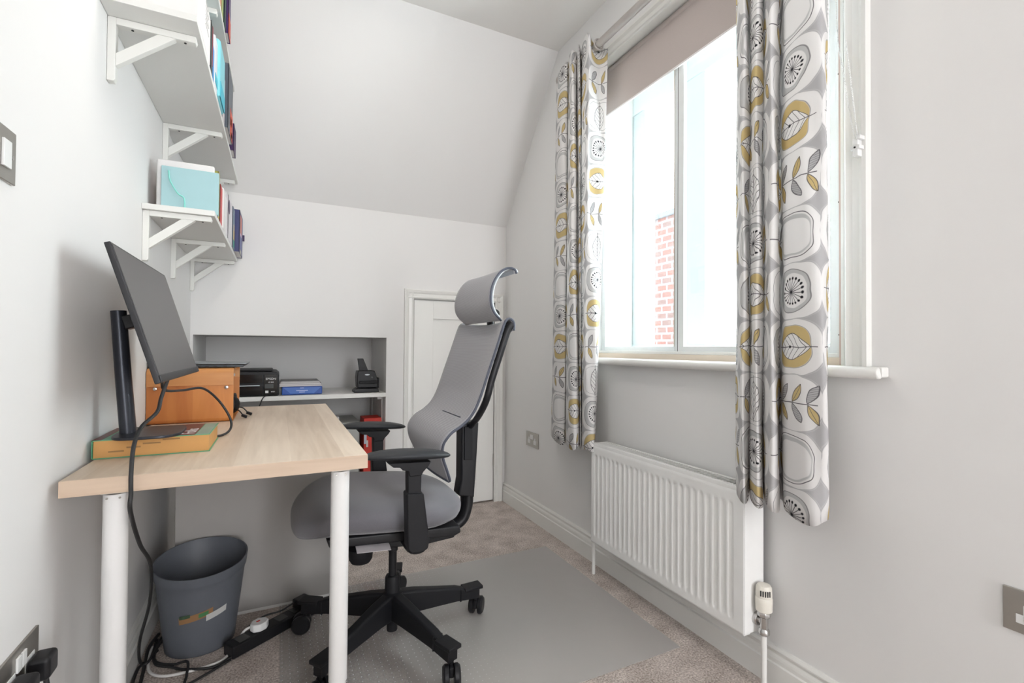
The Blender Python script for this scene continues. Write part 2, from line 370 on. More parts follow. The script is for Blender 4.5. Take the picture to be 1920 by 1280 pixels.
# ------------------------------------------------------------------ object helpers
ROOT = {}
def thing(name, loc, label=None, cat=None, group=None, kind=None):
    o = bpy.data.objects.new(name, None); o.empty_display_size = 0.05
    COL.objects.link(o); o.location = loc
    if label: o['label'] = label
    if cat: o['category'] = cat
    if group: o['group'] = group
    if kind: o['kind'] = kind
    return o
def origin_of(o):
    v = Vector((0, 0, 0))
    while o is not None:
        v += o.location; o = o.parent
    return v
class MB:
    """mesh builder in world coordinates"""
    def __init__(s): s.bm = bmesh.new(); s.uv = None
    def box(s, x0, x1, y0, y1, z0, z1):
        r = bmesh.ops.create_cube(s.bm, size=1.0)
        for v in r['verts']:
            v.co = Vector(((x0+x1)/2 + v.co.x*(x1-x0), (y0+y1)/2 + v.co.y*(y1-y0), (z0+z1)/2 + v.co.z*(z1-z0)))
        return s
    def obox(s, c, ax, ay, az, hx, hy, hz):
        """oriented box"""
        r = bmesh.ops.create_cube(s.bm, size=2.0)
        c = Vector(c); ax = Vector(ax).normalized(); ay = Vector(ay).normalized(); az = Vector(az).normalized()
        for v in r['verts']:
            v.co = c + ax*v.co.x*hx + ay*v.co.y*hy + az*v.co.z*hz
        return s
    def cyl(s, p0, p1, r0, r1=None, seg=24):
        r1 = r0 if r1 is None else r1
        return s.sweep([p0, p1], [r0, r1], seg)
    def sweep(s, pts, radii, seg=12, cap=True, sq=None):
        pts = [Vector(p) for p in pts]
        if isinstance(radii, (int, float)): radii = [radii]*len(pts)
        rings = []; prev = None
        for i, p in enumerate(pts):
            d = (pts[min(i+1, len(pts)-1)] - pts[max(i-1, 0)])
            if d.length < 1e-9: d = Vector((0, 0, 1))
            d.normalize()
            if prev is None:
                up = Vector((0, 0, 1)) if abs(d.z) < 0.9 else Vector((1, 0, 0))
                a = d.cross(up).normalized()
            else:
                a = (prev - d*prev.dot(d)).normalized()
            prev = a; b2 = d.cross(a)
            ring = []
            for k in range(seg):
                t = 2*PI*k/seg
                ra = radii[i]; rb = ra
                if sq: ra, rb = ra*sq[0], ra*sq[1]
                ring.append(s.bm.verts.new(p + a*math.cos(t)*ra + b2*math.sin(t)*rb))
            rings.append(ring)
        for i in range(len(rings)-1):
            for k in range(seg):
                s.bm.faces.new((rings[i][k], rings[i][(k+1) % seg], rings[i+1][(k+1) % seg], rings[i+1][k]))
        if cap:
            s.bm.faces.new(rings[0][::-1]); s.bm.faces.new(rings[-1])
        return s
    def lathe(s, prof, c, seg=40, ell=(1, 1), axis='Z'):
        """profile of (r, h) rotated about a vertical axis through c"""
        rings = []
        for r, h in prof:
            ring = []
            for k in range(seg):
                t = 2*PI*k/seg
                p = (r*math.cos(t)*ell[0], r*math.sin(t)*ell[1], h)
                if axis == 'X': p = (h, p[0], p[1])
                if axis == 'Y': p = (p[0], h, p[1])
                ring.append(s.bm.verts.new(Vector(c) + Vector(p)))
            rings.append(ring)
        for i in range(len(rings)-1):
            for k in range(seg):
                s.bm.faces.new((rings[i][k], rings[i][(k+1) % seg], rings[i+1][(k+1) % seg], rings[i+1][k]))
        s.bm.faces.new(rings[0][::-1]); s.bm.faces.new(rings[-1])
        return s
    def prism(s, poly, axis, a0, a1):
        """extrude a polygon given in the other two axes"""
        def P(p, a):
            if axis == 'X': return Vector((a, p[0], p[1]))
            if axis == 'Y': return Vector((p[0], a, p[1]))
            return Vector((p[0], p[1], a))
        A = [s.bm.verts.new(P(p, a0)) for p in poly]; B = [s.bm.verts.new(P(p, a1)) for p in poly]
        n = len(poly)
        s.bm.faces.new(A); s.bm.faces.new(B[::-1])
        for i in range(n): s.bm.faces.new((A[i], B[i], B[(i+1) % n], A[(i+1) % n]))
        return s
    def grid(s, fn, nu, nv, uvfn=None):
        V = [[s.bm.verts.new(Vector(fn(i/nu, j/nv))) for j in range(nv+1)] for i in range(nu+1)]
        if uvfn and s.uv is None: s.uv = s.bm.loops.layers.uv.new('UVMap')
        for i in range(nu):
            for j in range(nv):
                f = s.bm.faces.new((V[i][j], V[i+1][j], V[i+1][j+1], V[i][j+1]))
                if uvfn:
                    for lp, (a, b2) in zip(f.loops, ((i, j), (i+1, j), (i+1, j+1), (i, j+1))):
                        lp[s.uv].uv = uvfn(a/nu, b2/nv)
        return s
    def sphere(s, c, r, seg=10, sc=(1, 1, 1)):
        rr = bmesh.ops.create_uvsphere(s.bm, u_segments=seg, v_segments=max(6, seg//2+2), radius=r)
        for v in rr['verts']: v.co = Vector((v.co.x*sc[0], v.co.y*sc[1], v.co.z*sc[2])) + Vector(c)
        return s
    def torus(s, c, R, r, axis='X', seg=28, ms=8):
        pts = []
        rings = []
        for i in range(seg):
            t = 2*PI*i/seg; ring = []
            for k in range(ms):
                p = 2*PI*k/ms
                a = (R + r*math.cos(p))*math.cos(t); b2 = (R + r*math.cos(p))*math.sin(t); h = r*math.sin(p)
                q = {'X': (h, a, b2), 'Y': (a, h, b2), 'Z': (a, b2, h)}[axis]
                ring.append(s.bm.verts.new(Vector(c)+Vector(q)))
            rings.append(ring)
        for i in range(seg):
            for k in range(ms):
                s.bm.faces.new((rings[i][k], rings[(i+1) % seg][k], rings[(i+1) % seg][(k+1) % ms], rings[i][(k+1) % ms]))
        return s
    def build(s, name, mt, parent=None, bevel=0.0, smooth=False, label=None, cat=None, group=None, kind=None,
              solid=0.0, subd=0, loc=None, bseg=2, fix=True):
        bm = s.bm
        if fix: bmesh.ops.recalc_face_normals(bm, faces=bm.faces)
        if parent is not None: off = origin_of(parent)
        else:
            if loc is None:
                xs = [v.co.x for v in bm.verts]; ys = [v.co.y for v in bm.verts]; zs = [v.co.z for v in bm.verts]
                loc = ((min(xs)+max(xs))/2, (min(ys)+max(ys))/2, min(zs))
            off = Vector(loc)
        for v in bm.verts: v.co -= off
        me = bpy.data.meshes.new(name)
        bm.to_mesh(me); bm.free()
        me.materials.append(mt)
        for p in me.polygons: p.use_smooth = bool(smooth)
        o = bpy.data.objects.new(name, me); COL.objects.link(o)
        if parent is not None: o.parent = parent
        else: o.location = off
        if solid:
            md = o.modifiers.new('solid', 'SOLIDIFY'); md.thickness = solid; md.offset = 0
        if bevel:
            md = o.modifiers.new('bevel', 'BEVEL'); md.width = bevel; md.segments = bseg; md.limit_method = 'ANGLE'
            md.angle_limit = math.radians(40)
            for p in me.polygons: p.use_smooth = True
            wn = o.modifiers.new('wn', 'WEIGHTED_NORMAL'); wn.keep_sharp = True
        if subd:
            md = o.modifiers.new('sub', 'SUBSURF'); md.levels = subd; md.render_levels = subd
        if smooth == 'auto':
            me.set_sharp_from_angle(angle=math.radians(40))
        if label: o['label'] = label
        if cat: o['category'] = cat
        if group: o['group'] = group
        if kind: o['kind'] = kind
        return o
def catmull(pts, n=10):
    pts = [Vector(p) for p in pts]
    P = [pts[0]*2 - pts[1]] + pts + [pts[-1]*2 - pts[-2]]
    out = []
    for i in range(1, len(P)-2):
        p0, p1, p2, p3 = P[i-1:i+3]
        for k in range(n):
            t = k/n
            out.append(0.5*((2*p1) + (p2-p0)*t + (2*p0-5*p1+4*p2-p3)*t*t + (3*p1-p0-3*p2+p3)*t**3))
    out.append(pts[-1])
    return out
def cable(pts, r, name, mt, parent=None, n=10, **k):
    return MB().sweep(catmull(pts, n), r, 10).build(name, mt, parent, smooth=True, **k)
def text(body, size, origin, xdir, ydir, mt, parent, name='lettering', depth=0.0006, align='LEFT', label=None):
    cu = bpy.data.curves.new('t', 'FONT'); cu.body = body; cu.size = size; cu.extrude = depth; cu.align_x = align
    ob = bpy.data.objects.new('t', cu); COL.objects.link(ob)
    bpy.context.view_layer.update()
    dg = bpy.context.evaluated_depsgraph_get()
    me = bpy.data.meshes.new_from_object(ob.evaluated_get(dg))
    bpy.data.objects.remove(ob); bpy.data.curves.remove(cu)
    X = Vector(xdir).normalized(); Y = Vector(ydir).normalized(); Z = X.cross(Y)
    off = origin_of(parent)
    for v in me.vertices:
        v.co = Vector(origin) + X*v.co.x + Y*v.co.y + Z*v.co.z - off
    me.materials.clear(); me.materials.append(mt); me.name = name
    o = bpy.data.objects.new(name, me); COL.objects.link(o); o.parent = parent
    if label: o['label'] = label
    return o

XL, XR, YF = -0.405, 1.36, 2.89
# ================================================================== SETTING
S = dict(kind='structure')
MB().box(-0.6, 2.0, -3.25, 3.6, -0.1, 0.0).build('floor', M_carpet, **S)
MB().box(XL-0.15, XL, -3.25, 3.6, 0, 2.8).build('wall_left', M_wall, **S)
# window opening Y 0.76..1.98, z 0.965..2.36
w = MB()
w.box(XR, 1.76, -3.25, 0.76, 0, 2.8); w.box(XR, 1.76, 1.98, 3.6, 0, 2.8)
w.box(XR, 1.76, 0.76, 1.98, 0, 0.955); w.box(XR, 1.76, 0.76, 1.98, 2.36, 2.8)
w.build('wall_right', M_wall, **S)
# far wall with alcove X -0.393..0.576, z 0.10..1.064 and door recess X .735..1.285, z 0..1.31
w = MB()
w.box(XL, XR, YF, YF+0.12, 1.31, 1.86)
w.box(XL, 0.735, YF, YF+0.12, 1.064, 1.31)
w.box(XL, -0.393, YF, 3.38, 0, 1.064)
w.box(0.576, 0.735, YF, YF+0.12, 0, 1.064); w.box(0.576, 0.62, YF+0.12, 3.38, 0, 1.064)
w.box(1.285, XR, YF, YF+0.12, 0, 1.31)
w.box(-0.393, 0.576, YF, 3.38, 0, 0.10)
w.box(-0.40, 0.62, YF+0.12, 3.42, 1.064, 1.12)
w.box(-0.40, 0.62, 3.38, 3.42, 0, 1.064)
w.build('wall_far', M_wall, **S)
MB().prism([(YF, 1.815), (2.235, 2.64), (2.235, 2.80), (3.6, 2.80), (3.6, 1.815)], 'X', XL, XR).build('wall_slope', M_wall, **S)
MB().box(XL, XR, -3.25, 2.30, 2.64, 2.75).build('ceiling', M_ceil, **S)
w = MB()   # unseen wall behind the camera, with an opening added to let in fill light
w.box(XL, 0.54, -3.20, -3.1, 0, 2.64); w.box(1.28, XR, -3.20, -3.1, 0, 2.64); w.box(0.54, 1.28, -3.20, -3.1, 2.35, 2.64)
w.build('wall_back', M_wall, **S)
def skirt(name, pts_of, a0, a1, axis):
    MB().prism(pts_of, axis, a0, a1).build(name, M_gloss, smooth=False, **S)
pr = [(0, 0), (0.020, 0), (0.020, 0.070), (0.0145, 0.073), (0.0145, 0.084), (0.013, 0.091), (0.009, 0.097), (0.0085, 0.103), (0.0125, 0.106), (0.0125, 0.110), (0.008, 0.118), (0.0, 0.118)]
skirt('baseboard_right', [(XR-a, b) for a, b in pr], -3.1, YF, 'Y')
skirt('baseboard_left', [(XL+a, b) for a, b in pr], -3.1, YF, 'Y')
skirt('baseboard_far', [(YF-a, b) for a, b in pr], XL+0.02, 0.678, 'X')

# --- small cupboard door in the far wall
d1 = thing('door_1', (1.01, YF, 0), **S)
arch = [(0.0, 0.0), (0.0, 0.010), (0.008, 0.016), (0.014, 0.012), (0.030, 0.010), (0.038, 0.016), (0.050, 0.020), (0.056, 0.018), (0.058, 0)]
c = MB()
c.prism([(0.737-a, YF-b) for a, b in arch], 'Z', 0, 1.305+0.058)
c.prism([(1.281+a, YF-b) for a, b in arch], 'Z', 0, 1.305+0.058)
c.prism([(YF-b, 1.306+a) for a, b in arch], 'X', 0.680, 1.338)
c.build('door_frame', M_gloss, d1)
c = MB()
dy = YF+0.004
c.box(0.742, 0.862, dy, dy+0.03, 0.012, 1.300); c.box(1.158, 1.279, dy, dy+0.03, 0.012, 1.300)
c.box(0.862, 1.158, dy, dy+0.03, 1.186, 1.300); c.box(0.862, 1.158, dy, dy+0.03, 0.012, 0.150)
c.box(0.855, 1.165, dy+0.012, dy+0.03, 0.14, 1.19)
c.build('door_panel', M_gloss, d1, bevel=0.0015)
for z in (0.27, 1.10):
    MB().box(1.277, 1.283, dy-0.005, dy+0.004, z-0.04, z+0.04).cyl((1.280, dy-0.004, z-0.042), (1.280, dy-0.004, z+0.042), 0.004, seg=10).build('hinge', M_steel, d1)
MB().box(0.735, 1.285, dy+0.03, YF+0.12, 0, 1.31).build('door_jamb', M_gloss, d1)

# --- window: outer sashes, reveal, sill
w1 = thing('window_1', (1.7, 1.37, 0.955), **S)
f = MB()
fx0, fx1 = 1.66, 1.74
f.box(fx0+0.004, fx1-0.004, 0.761, 0.86, 1.02, 2.24); f.box(fx0+0.004, fx1-0.004, 1.885, 1.979, 1.02, 2.24)
f.box(fx0, fx1, 0.76, 1.98, 2.23, 2.36); f.box(fx0, fx1, 0.76, 1.98, 0.955, 1.03)
f.box(fx0+0.004, fx1-0.004, 1.50, 1.66, 1.02, 2.24); f.box(fx0+0.004, fx1-0.004, 1.13, 1.26, 1.02, 2.24)

f.build('window_frame', M_outwhite, w1, bevel=0.003)
MB().box(1.70, 1.704, 0.84, 1.90, 1.02, 2.25).build('pane', M_glass, w1)
MB().cyl((1.655, 1.40, 1.585), (1.63, 1.40, 1.585), 0.009, seg=12).box(1.625, 1.635, 1.395, 1.405, 1.50, 1.60).build('window_handle', M_alu, w1, bevel=0.002)
# reveal lining
f = MB(); f.box(1.36, 1.66, 1.972, 1.985, 0.955, 2.36); f.box(1.36, 1.66, 0.755, 0.768, 0.955, 2.36); f.box(1.36, 1.66, 0.76, 1.98, 2.352, 2.362)
f.build('trim_1', M_gloss, **S)
# sill board with round nose
f = MB()
nose = [(1.665, 0.938), (1.33, 0.938), (1.320, 0.936), (1.312, 0.938), (1.306, 0.944), (1.304, 0.951), (1.306, 0.958), (1.312, 0.964), (1.320, 0.966), (1.665, 0.966)]
f.prism(nose[1:9], 'Y', 0.655, 2.05); f.prism([(1.36, 0.940), (1.33, 0.940), (1.33, 0.966), (1.36, 0.966)], 'Y', 0.655, 2.05)
f.box(1.36, 1.66, 0.76, 1.98, 0.945, 0.966)
f.build('trim_2', M_gloss, smooth=False, bevel=0.004, **S)
# architrave
f = MB()
ar2 = [(0.0, 0.0), (0.0, 0.013), (0.006, 0.017), (0.02, 0.012), (0.036, 0.012), (0.046, 0.02), (0.056, 0.020), (0.058, 0)]
f.prism([(XR-b, 0.752-a) for a, b in ar2], 'Z', 0.966, 2.345); f.prism([(XR-b, 1.985+a) for a, b in ar2], 'Z', 0.966, 2.345)
f.prism([(XR-b, 2.345+a) for a, b in ar2], 'Y', 0.69, 2.045)
f.build('trim_3', M_gloss, **S)
# secondary glazing
w2 = thing('window_2', (1.43, 1.37, 0.966), **S)
MB().box(1.362, 1.395, 0.757, 0.774, 0.968, 2.35).build('side_batten', M_pinkwood, w2, label='bare pinkish wood batten')
MB().box(1.37, 1.475, 0.776, 1.97, 0.966, 0.987).build('timber_base', M_beige, w2, label='beige timber base strip')
f = MB()
f.box(1.400, 1.465, 0.777, 0.802, 0.987, 2.35); f.box(1.400, 1.465, 1.945, 1.97, 0.987, 2.35)
f.box(1.400, 1.465, 0.80, 1.95, 0.987, 0.999); f.box(1.400, 1.465, 0.80, 1.95, 2.335, 2.35)
f.box(1.392, 1.400, 0.777, 0.786, 0.987, 2.35)
f.build('track_frame', M_alu, w2, bevel=0.0015)
for z in (1.05, 1.42, 1.78, 2.06):
    MB().cyl((1.3995, 0.793, z), (1.397, 0.793, z), 0.003, seg=10).build('screw', M_dark, w2)
s1 = MB()
s1.box(1.446, 1.460, 1.43, 1.458, 0.999, 2.335); s1.box(1.446, 1.460, 1.918, 1.945, 0.999, 2.335)
s1.box(1.446, 1.460, 1.458, 1.918, 0.999, 1.018); s1.box(1.446, 1.460, 1.458, 1.918, 2.31, 2.335)
sa = s1.build('sash', M_alu, w2, bevel=0.001)
MB().box(1.445, 1.4605, 1.4585, 1.4615, 1.018, 2.31).build('sash_seal', M_beige, sa)
MB().box(1.451, 1.454, 1.458, 1.918, 1.018, 2.31).build('pane', M_glass, sa)
s1 = MB()
s1.box(1.418, 1.434, 1.383, 1.412, 0.999, 2.335); s1.box(1.418, 1.434, 0.802, 0.832, 0.999, 2.335)
s1.box(1.418, 1.434, 0.832, 1.383, 0.999, 1.018); s1.box(1.418, 1.434, 0.832, 1.383, 2.31, 2.335)
sb = s1.build('sash', M_alu, w2, bevel=0.001)
MB().box(1.424, 1.427, 0.832, 1.383, 1.018, 2.31).build('pane', M_glass, sb)
MB().box(1.436, 1.444, 1.409, 1.432, 0.999, 2.335).build('meeting_seal', M_dark, w2, label='dark brush seal')

# --- outside: brick gable of the neighbouring house
o = MB().box(2.8, 3.0, 2.80, 5.2, -2.5, 2.08).build('brick_wall', M_brick, label='red brick garden wall of the neighbouring plot seen through the left pane', cat='wall')
o['label'] = 'red brick wall outside, seen through the left window pane'
MB().box(2.78, 3.02, 2.78, 5.25, 2.08, 2.12).build('coping', mat('stone_coping', (0.06, 0.07, 0.08), 0.9), o)

# ================================================================== WINDOW DRESSING
def thing_mesh(o, label, cat, group=None):
    o['label'] = label; o['category'] = cat
    if group: o['group'] = group
    return o
bl = thing('roller_blind', (1.40, 1.37, 2.13), 'plain taupe roller blind pulled a third of the way down the window', 'blind')
MB().box(1.398, 1.3995, 0.80, 1.93, 2.123, 2.34).build('blind_fabric', M_blind, bl)
MB().box(1.3955, 1.402, 0.80, 1.93, 2.118, 2.126).build('bottom_bar', M_offw, bl, bevel=0.001, label='pale bottom bar')
MB().cyl((1.405, 0.79, 2.335), (1.405, 1.94, 2.335), 0.014).build('roller_tube', M_blind, bl, smooth=True)
ch = thing('blind_chain', (1.33, 0.72, 1.50), 'white beaded blind pull chain hanging on the window architrave', 'blind chain')
cp = catmull([(1.385, 0.79, 2.33), (1.36, 0.778, 1.92), (1.338, 0.745, 1.72), (1.330, 0.724, 1.60), (1.328, 0.712, 1.545)], 14)
cp2 = catmull([(1.385, 0.785, 2.33), (1.352, 0.755, 1.92), (1.333, 0.728, 1.72), (1.329, 0.714, 1.60), (1.328, 0.708, 1.545)], 14)
b_ = MB()
for pts in (cp, cp2):
    b_.sweep(pts, 0.0007, 6)
    acc = 0
    for i in range(len(pts)-1):
        L_ = (pts[i+1]-pts[i]).length; k = int(L_/0.0065)+1
        for j in range(k): b_.sphere(pts[i].lerp(pts[i+1], j/k), 0.0019, 6)
b_.build('bead_chain', M_white, ch, smooth=True)
MB().box(1.320, 1.3415, 0.700, 0.722, 1.522, 1.532).box(1.322, 1.3415, 0.705, 0.717, 1.505, 1.55).box(1.320, 1.3415, 0.698, 0.708, 1.546, 1.556).build('chain_holder', M_white, ch, bevel=0.001)
MB().cyl((1.3215, 0.711, 1.527), (1.319, 0.711, 1.527), 0.0025, seg=10).build('screw', M_dark, ch)

rod = thing('curtain_rod', (1.265, 1.35, 2.355), 'taupe metal curtain pole running above the window', 'curtain pole')
MB().cyl((1.265, 0.50, 2.365), (1.265, 2.06, 2.365), 0.0165).build('pole', M_rod, rod, smooth='auto')
for y in (0.50, 2.06):
    MB().lathe([(0.0, -0.004), (0.021, -0.002), (0.024, 0.006), (0.021, 0.016), (0.0, 0.02)], (1.265, y-0.008, 2.365), 20, axis='Y').build('finial', M_rod, rod, smooth=True)
for y in (0.58, 2.18):
    pass
MB().cyl((1.265, 0.56, 2.365), (1.36, 0.56, 2.365), 0.008).lathe([(0.025, -0.008), (0.025, 0)], (1.36, 0.56, 2.365), 20, axis='X').build('wall_bracket', M_rod, rod, smooth='auto')
MB().cyl((1.265, 2.035, 2.365), (1.36, 2.035, 2.365), 0.008).lathe([(0.025, -0.008), (0.025, 0)], (1.36, 2.035, 2.365), 20, axis='X').build('wall_bracket', M_rod, rod, smooth='auto')

def curtain(name, label, top, bot, z0, z1, ztop_drop, shift, anchor, hem):
    A = [(p.x, p.y) for p in catmull([(x, y, 0) for x, y in top], 8)]
    B = [(p.x, p.y) for p in catmull([(x, y, 0) for x, y in bot], 8)]
    n = len(A)-1
    arc = [0]
    for i in range(n): arc.append(arc[-1] + (math.hypot(A[i+1][0]-A[i][0], A[i+1][1]-A[i][1]) + math.hypot(B[i+1][0]-B[i][0], B[i+1][1]-B[i][1]))/2)
    def pos(u, v):
        i = round(u*n); t = v
        a, b2 = A[i], B[i]
        k = t**0.8
        zt = z1 + ztop_drop(i/n); zb = z0 + hem(i/n)
        z = zb + (zt-zb)*v
        wob = 0.004*math.sin(z*9 + i*0.35)
        return (b2[0]+(a[0]-b2[0])*k + wob*0.5, b2[1]+(a[1]-b2[1])*k + wob, z)
    def uvf(u, v):
        i = round(u*n)
        return (4.0 + (arc[i]-arc[anchor*8])/0.172, (pos(u, v)[2]-0.569)/0.149 + 0.5)
    t_ = thing(name, (1.26, (bot[0][1]+bot[-1][1])/2, z0), label, 'curtain', 'patterned curtains on the window pole')
    MB().grid(pos, n, 40, uvf).build('curtain_cloth', curtain_mat('printed_cotton_%d' % shift, shift), t_, smooth=True, solid=0.0015, fix=False)
    return t_
LT = [(1.31, 2.155), (1.26, 2.084), (1.235, 1.997), (1.25, 1.968), (1.3, 2.039), (1.25, 1.953), (1.225, 1.887), (1.25, 1.893), (1.29, 1.949), (1.25, 1.88), (1.235, 1.844), (1.26, 1.868), (1.3, 1.923), (1.25, 1.84), (1.222, 1.753), (1.25, 1.76), (1.295, 1.766), (1.315, 1.734)]
LB = [(1.31, 2.194), (1.26, 2.115), (1.235, 2.022), (1.25, 1.977), (1.3, 2.049), (1.25, 1.963), (1.225, 1.887), (1.225, 1.842), (1.25, 1.849), (1.3, 1.92), (1.27, 1.872), (1.255, 1.843), (1.27, 1.861), (1.3, 1.902), (1.25, 1.825), (1.235, 1.772), (1.25, 1.74), (1.29, 1.788)]
RR = [(1.31, 1.055), (1.25, 1.003), (1.215, 0.957), (1.25, 0.964), (1.31, 1.008), (1.25, 0.959), (1.215, 0.913), (1.25, 0.919), (1.31, 0.961), (1.25, 0.914), (1.215, 0.868), (1.25, 0.872), (1.32, 0.916), (1.29, 0.888), (1.25, 0.851), (1.225, 0.793), (1.225, 0.752), (1.24, 0.737), (1.29, 0.761)]
cl = curtain('eyelet_curtain', 'patterned curtain at the far end of the window, left of the glass', LT, LB, 0.545, 2.425,
        lambda s: -0.045*max(0, 1-s/0.22) - 0.012*abs(math.sin(s*12)) - 0.060*max(0, (s-0.80)/0.20), 4, 12, lambda s: 0.010*math.sin(s*30) + 0.004)
cr_ = curtain('eyelet_curtain', 'patterned curtain at the near end of the window, above the radiator valve', RR, RR, 0.562, 2.43,
        lambda s: -0.01*abs(math.sin(s*14)), 0, 13, lambda s: 0.010*math.cos(s*26) - 0.004*s + 0.01)
for par, ys in ((cl, (1.735, 1.93)), (cr_, (0.79, 0.90, 0.95, 1.0))):
    for y in ys:
        MB().torus((1.265, y, 2.365), 0.0225, 0.004, 'Y').build('eyelet', M_rod, par, smooth=True)

# ================================================================== RADIATOR
ra = thing('radiator', (1.30, 1.36, 0.16), 'white panel radiator on the wall below the window', 'radiator')
y0, y1, z0, z1, xf, xb = 0.98, 1.752, 0.158, 0.588, 1.25, 1.338
NF = 25
fy0, fy1 = y0+0.032, y1-0.018
def radf(u, v):
    y = y0 + (y1-y0)*u; z = z0 + (z1-z0)*v
    d = 0.0
    if fy0 < y < fy1:
        ph = (y-fy0)/(fy1-fy0)*NF; s_ = abs((ph % 1)-0.5)*2
        g = min(1, max(0, (s_-0.30)/0.35))
        hz = min(1, max(0, (z-(z0+0.032))/0.012))*min(1, max(0, ((z1-0.045)-z)/0.012))
        d = -0.008*(1-g)*0 + 0.0075*(1-g)*hz
    e = 0.0
    if v > 0.965: e = 0.006*(v-0.965)/0.035
    return (xf + d + e, y, z)
m_ = MB().grid(radf, NF*10, 60)
m_.build('front_panel', M_rad, ra, smooth=True, solid=0.0015)
MB().box(xf+0.001, xb-0.004, y0-0.002, y0+0.001, z0+0.004, z1-0.004).build('side_panel', M_rad, ra, bevel=0.001)
MB().box(xf+0.001, xb-0.004, y1-0.001, y1+0.002, z0+0.004, z1-0.004).build('side_panel', M_rad, ra, bevel=0.001)
g = MB()
g.box(xf+0.002, xf+0.020, y0-0.003, y1+0.003, z1-0.010, z1+0.004); g.box(xb-0.014, xb-0.002, y0-0.003, y1+0.003, z1-0.008, z1+0.002)
g.box(xf+0.018, xb-0.012, y0-0.003, y0+0.012, z1-0.008, z1+0.002); g.box(xf+0.018, xb-0.012, y1-0.012, y1+0.003, z1-0.008, z1+0.002)
for k in range(62):
    y = y0+0.018 + k*(y1-y0-0.036)/61
    g.box(xf+0.018, xb-0.012, y-0.0022, y+0.0022, z1-0.0012, z1+0.0015)
g.build('top_grille', M_rad, ra, bevel=0.0006, bseg=1)
MB().box(xf+0.012, xb-0.006, y0+0.004, y1-0.004, z0+0.01, z1-0.03).build('convector_core', mat('dark_fins_grey', (0.20, 0.20, 0.20), 0.6), ra)
MB().box(xf+0.003, xf+0.03, y0+0.002, y1-0.002, z0-0.002, z0+0.006).build('bottom_rail', M_rad, ra, bevel=0.001)
MB().box(xb-0.006, XR, 1.15, 1.20, z0+0.02, z1-0.04).build('wall_bracket', M_rad, ra); MB().box(xb-0.006, XR, 1.55, 1.60, z0+0.02, z1-0.04).build('wall_bracket', M_rad, ra)
va = thing('radiator_valve', (1.30, 0.955, 0.2), 'cream thermostatic valve head with chrome body at the near end of the radiator', 'valve')
vy = 0.952
MB().lathe([(0.016, 0.232), (0.0225, 0.238), (0.0235, 0.262), (0.0235, 0.274), (0.0215, 0.277), (0.0225, 0.281), (0.0215, 0.305), (0.018, 0.312), (0.0, 0.314)], (1.30, vy, 0), 32).build('valve_head', M_cream, va, smooth='auto')
for k in range(5):
    a = math.radians(195+k*16)
    MB().obox((1.30+0.0222*math.cos(a), vy+0.0222*math.sin(a), 0.293), (math.cos(a), math.sin(a), 0), (-math.sin(a), math.cos(a), 0), (0, 0, 1), 0.0012, 0.0016, 0.008).build('vent_slot', M_dark, va)
MB().lathe([(0.015, 0.218), (0.019, 0.222), (0.019, 0.232), (0.016, 0.236)], (1.30, vy, 0), 8).build('collar_nut', M_chrome, va, bevel=0.001)
MB().cyl((1.30, vy, 0.175), (1.30, vy, 0.222), 0.0115).cyl((1.30, vy, 0.203), (1.30, 0.982, 0.203), 0.010).build('valve_body', M_chrome, va, smooth='auto')
MB().lathe([(0.0, -0.016), (0.017, -0.016), (0.019, -0.012), (0.019, -0.004), (0.015, 0)], (1.30, 0.982, 0.203), 24, axis='Y').build('union_nut', M_chrome, va, smooth='auto')
MB().lathe([(0.012, 0.165), (0.0155, 0.169), (0.0155, 0.180), (0.012, 0.185)], (1.30, vy, 0), 20).build('compression_nut', M_chrome, va, smooth='auto')
thing_mesh(MB().cyl((1.30, vy, 0.0), (1.30, vy, 0.168), 0.0078).build('radiator_pipe', M_gloss, smooth='auto'), 'white painted pipe rising from the carpet to the radiator valve', 'pipe')
thing_mesh(MB().cyl((1.28, 1.775, 0.0), (1.28, 1.775, 0.19), 0.0078).cyl((1.28, 1.775, 0.185), (1.28, 1.755, 0.185), 0.0078).build('radiator_pipe', M_gloss, smooth='auto'), 'white painted pipe at the far end of the radiator', 'pipe')

# ================================================================== SOCKETS AND SWITCH
def socket(x, n, ya, yb, za, zb, label, name='double_socket'):
    """plate on a wall whose normal is n (+1/-1 along X)"""
    t_ = thing(name, (x, (ya+yb)/2, za), label, 'wall socket' if 'socket' in name else 'light switch')
    MB().box(min(x, x+n*0.005), max(x, x+n*0.005), ya, yb, za, zb).build('face_plate', M_steel, t_, bevel=0.0012)
    return t_
def face(t_, x, n, y, z, hy, hz, name, mt, th=0.0015, base=0.005):
    xa, xb2 = x+n*base, x+n*(base+th)
    return MB().box(min(xa, xb2), max(xa, xb2), y-hy, y+hy, z-hz, z+hz).build(name, mt, t_, bevel=0.0006, bseg=1)
s = socket(XR, -1, 2.424, 2.574, 0.423, 0.509, 'brushed steel double socket on the wall left of the radiator')
for y in (2.463, 2.535):
    i_ = face(s, XR, -1, y, 0.453, 0.016, 0.012, 'socket_insert', M_white)
    i_ = face(s, XR, -1, y, 0.468, 0.006, 0.010, 'socket_insert', M_white)
for y in (2.490, 2.508): face(s, XR, -1, y, 0.482, 0.0075, 0.013, 'rocker', M_white, 0.004)
s = socket(XR, -1, 0.303, 0.450, 0.437, 0.524, 'brushed steel double socket on the right wall, cut by the frame edge')
for y in (0.412, 0.338):
    face(s, XR, -1, y, 0.466, 0.018, 0.009, 'socket_insert', M_white)
    a_ = face(s, XR, -1, y-0.004, 0.478, 0.011, 0.017, 'socket_insert', M_white)
    face(s, XR, -1, y-0.004, 0.486, 0.002, 0.003, 'pin_slot', M_dark, 0.0008, 0.0065)
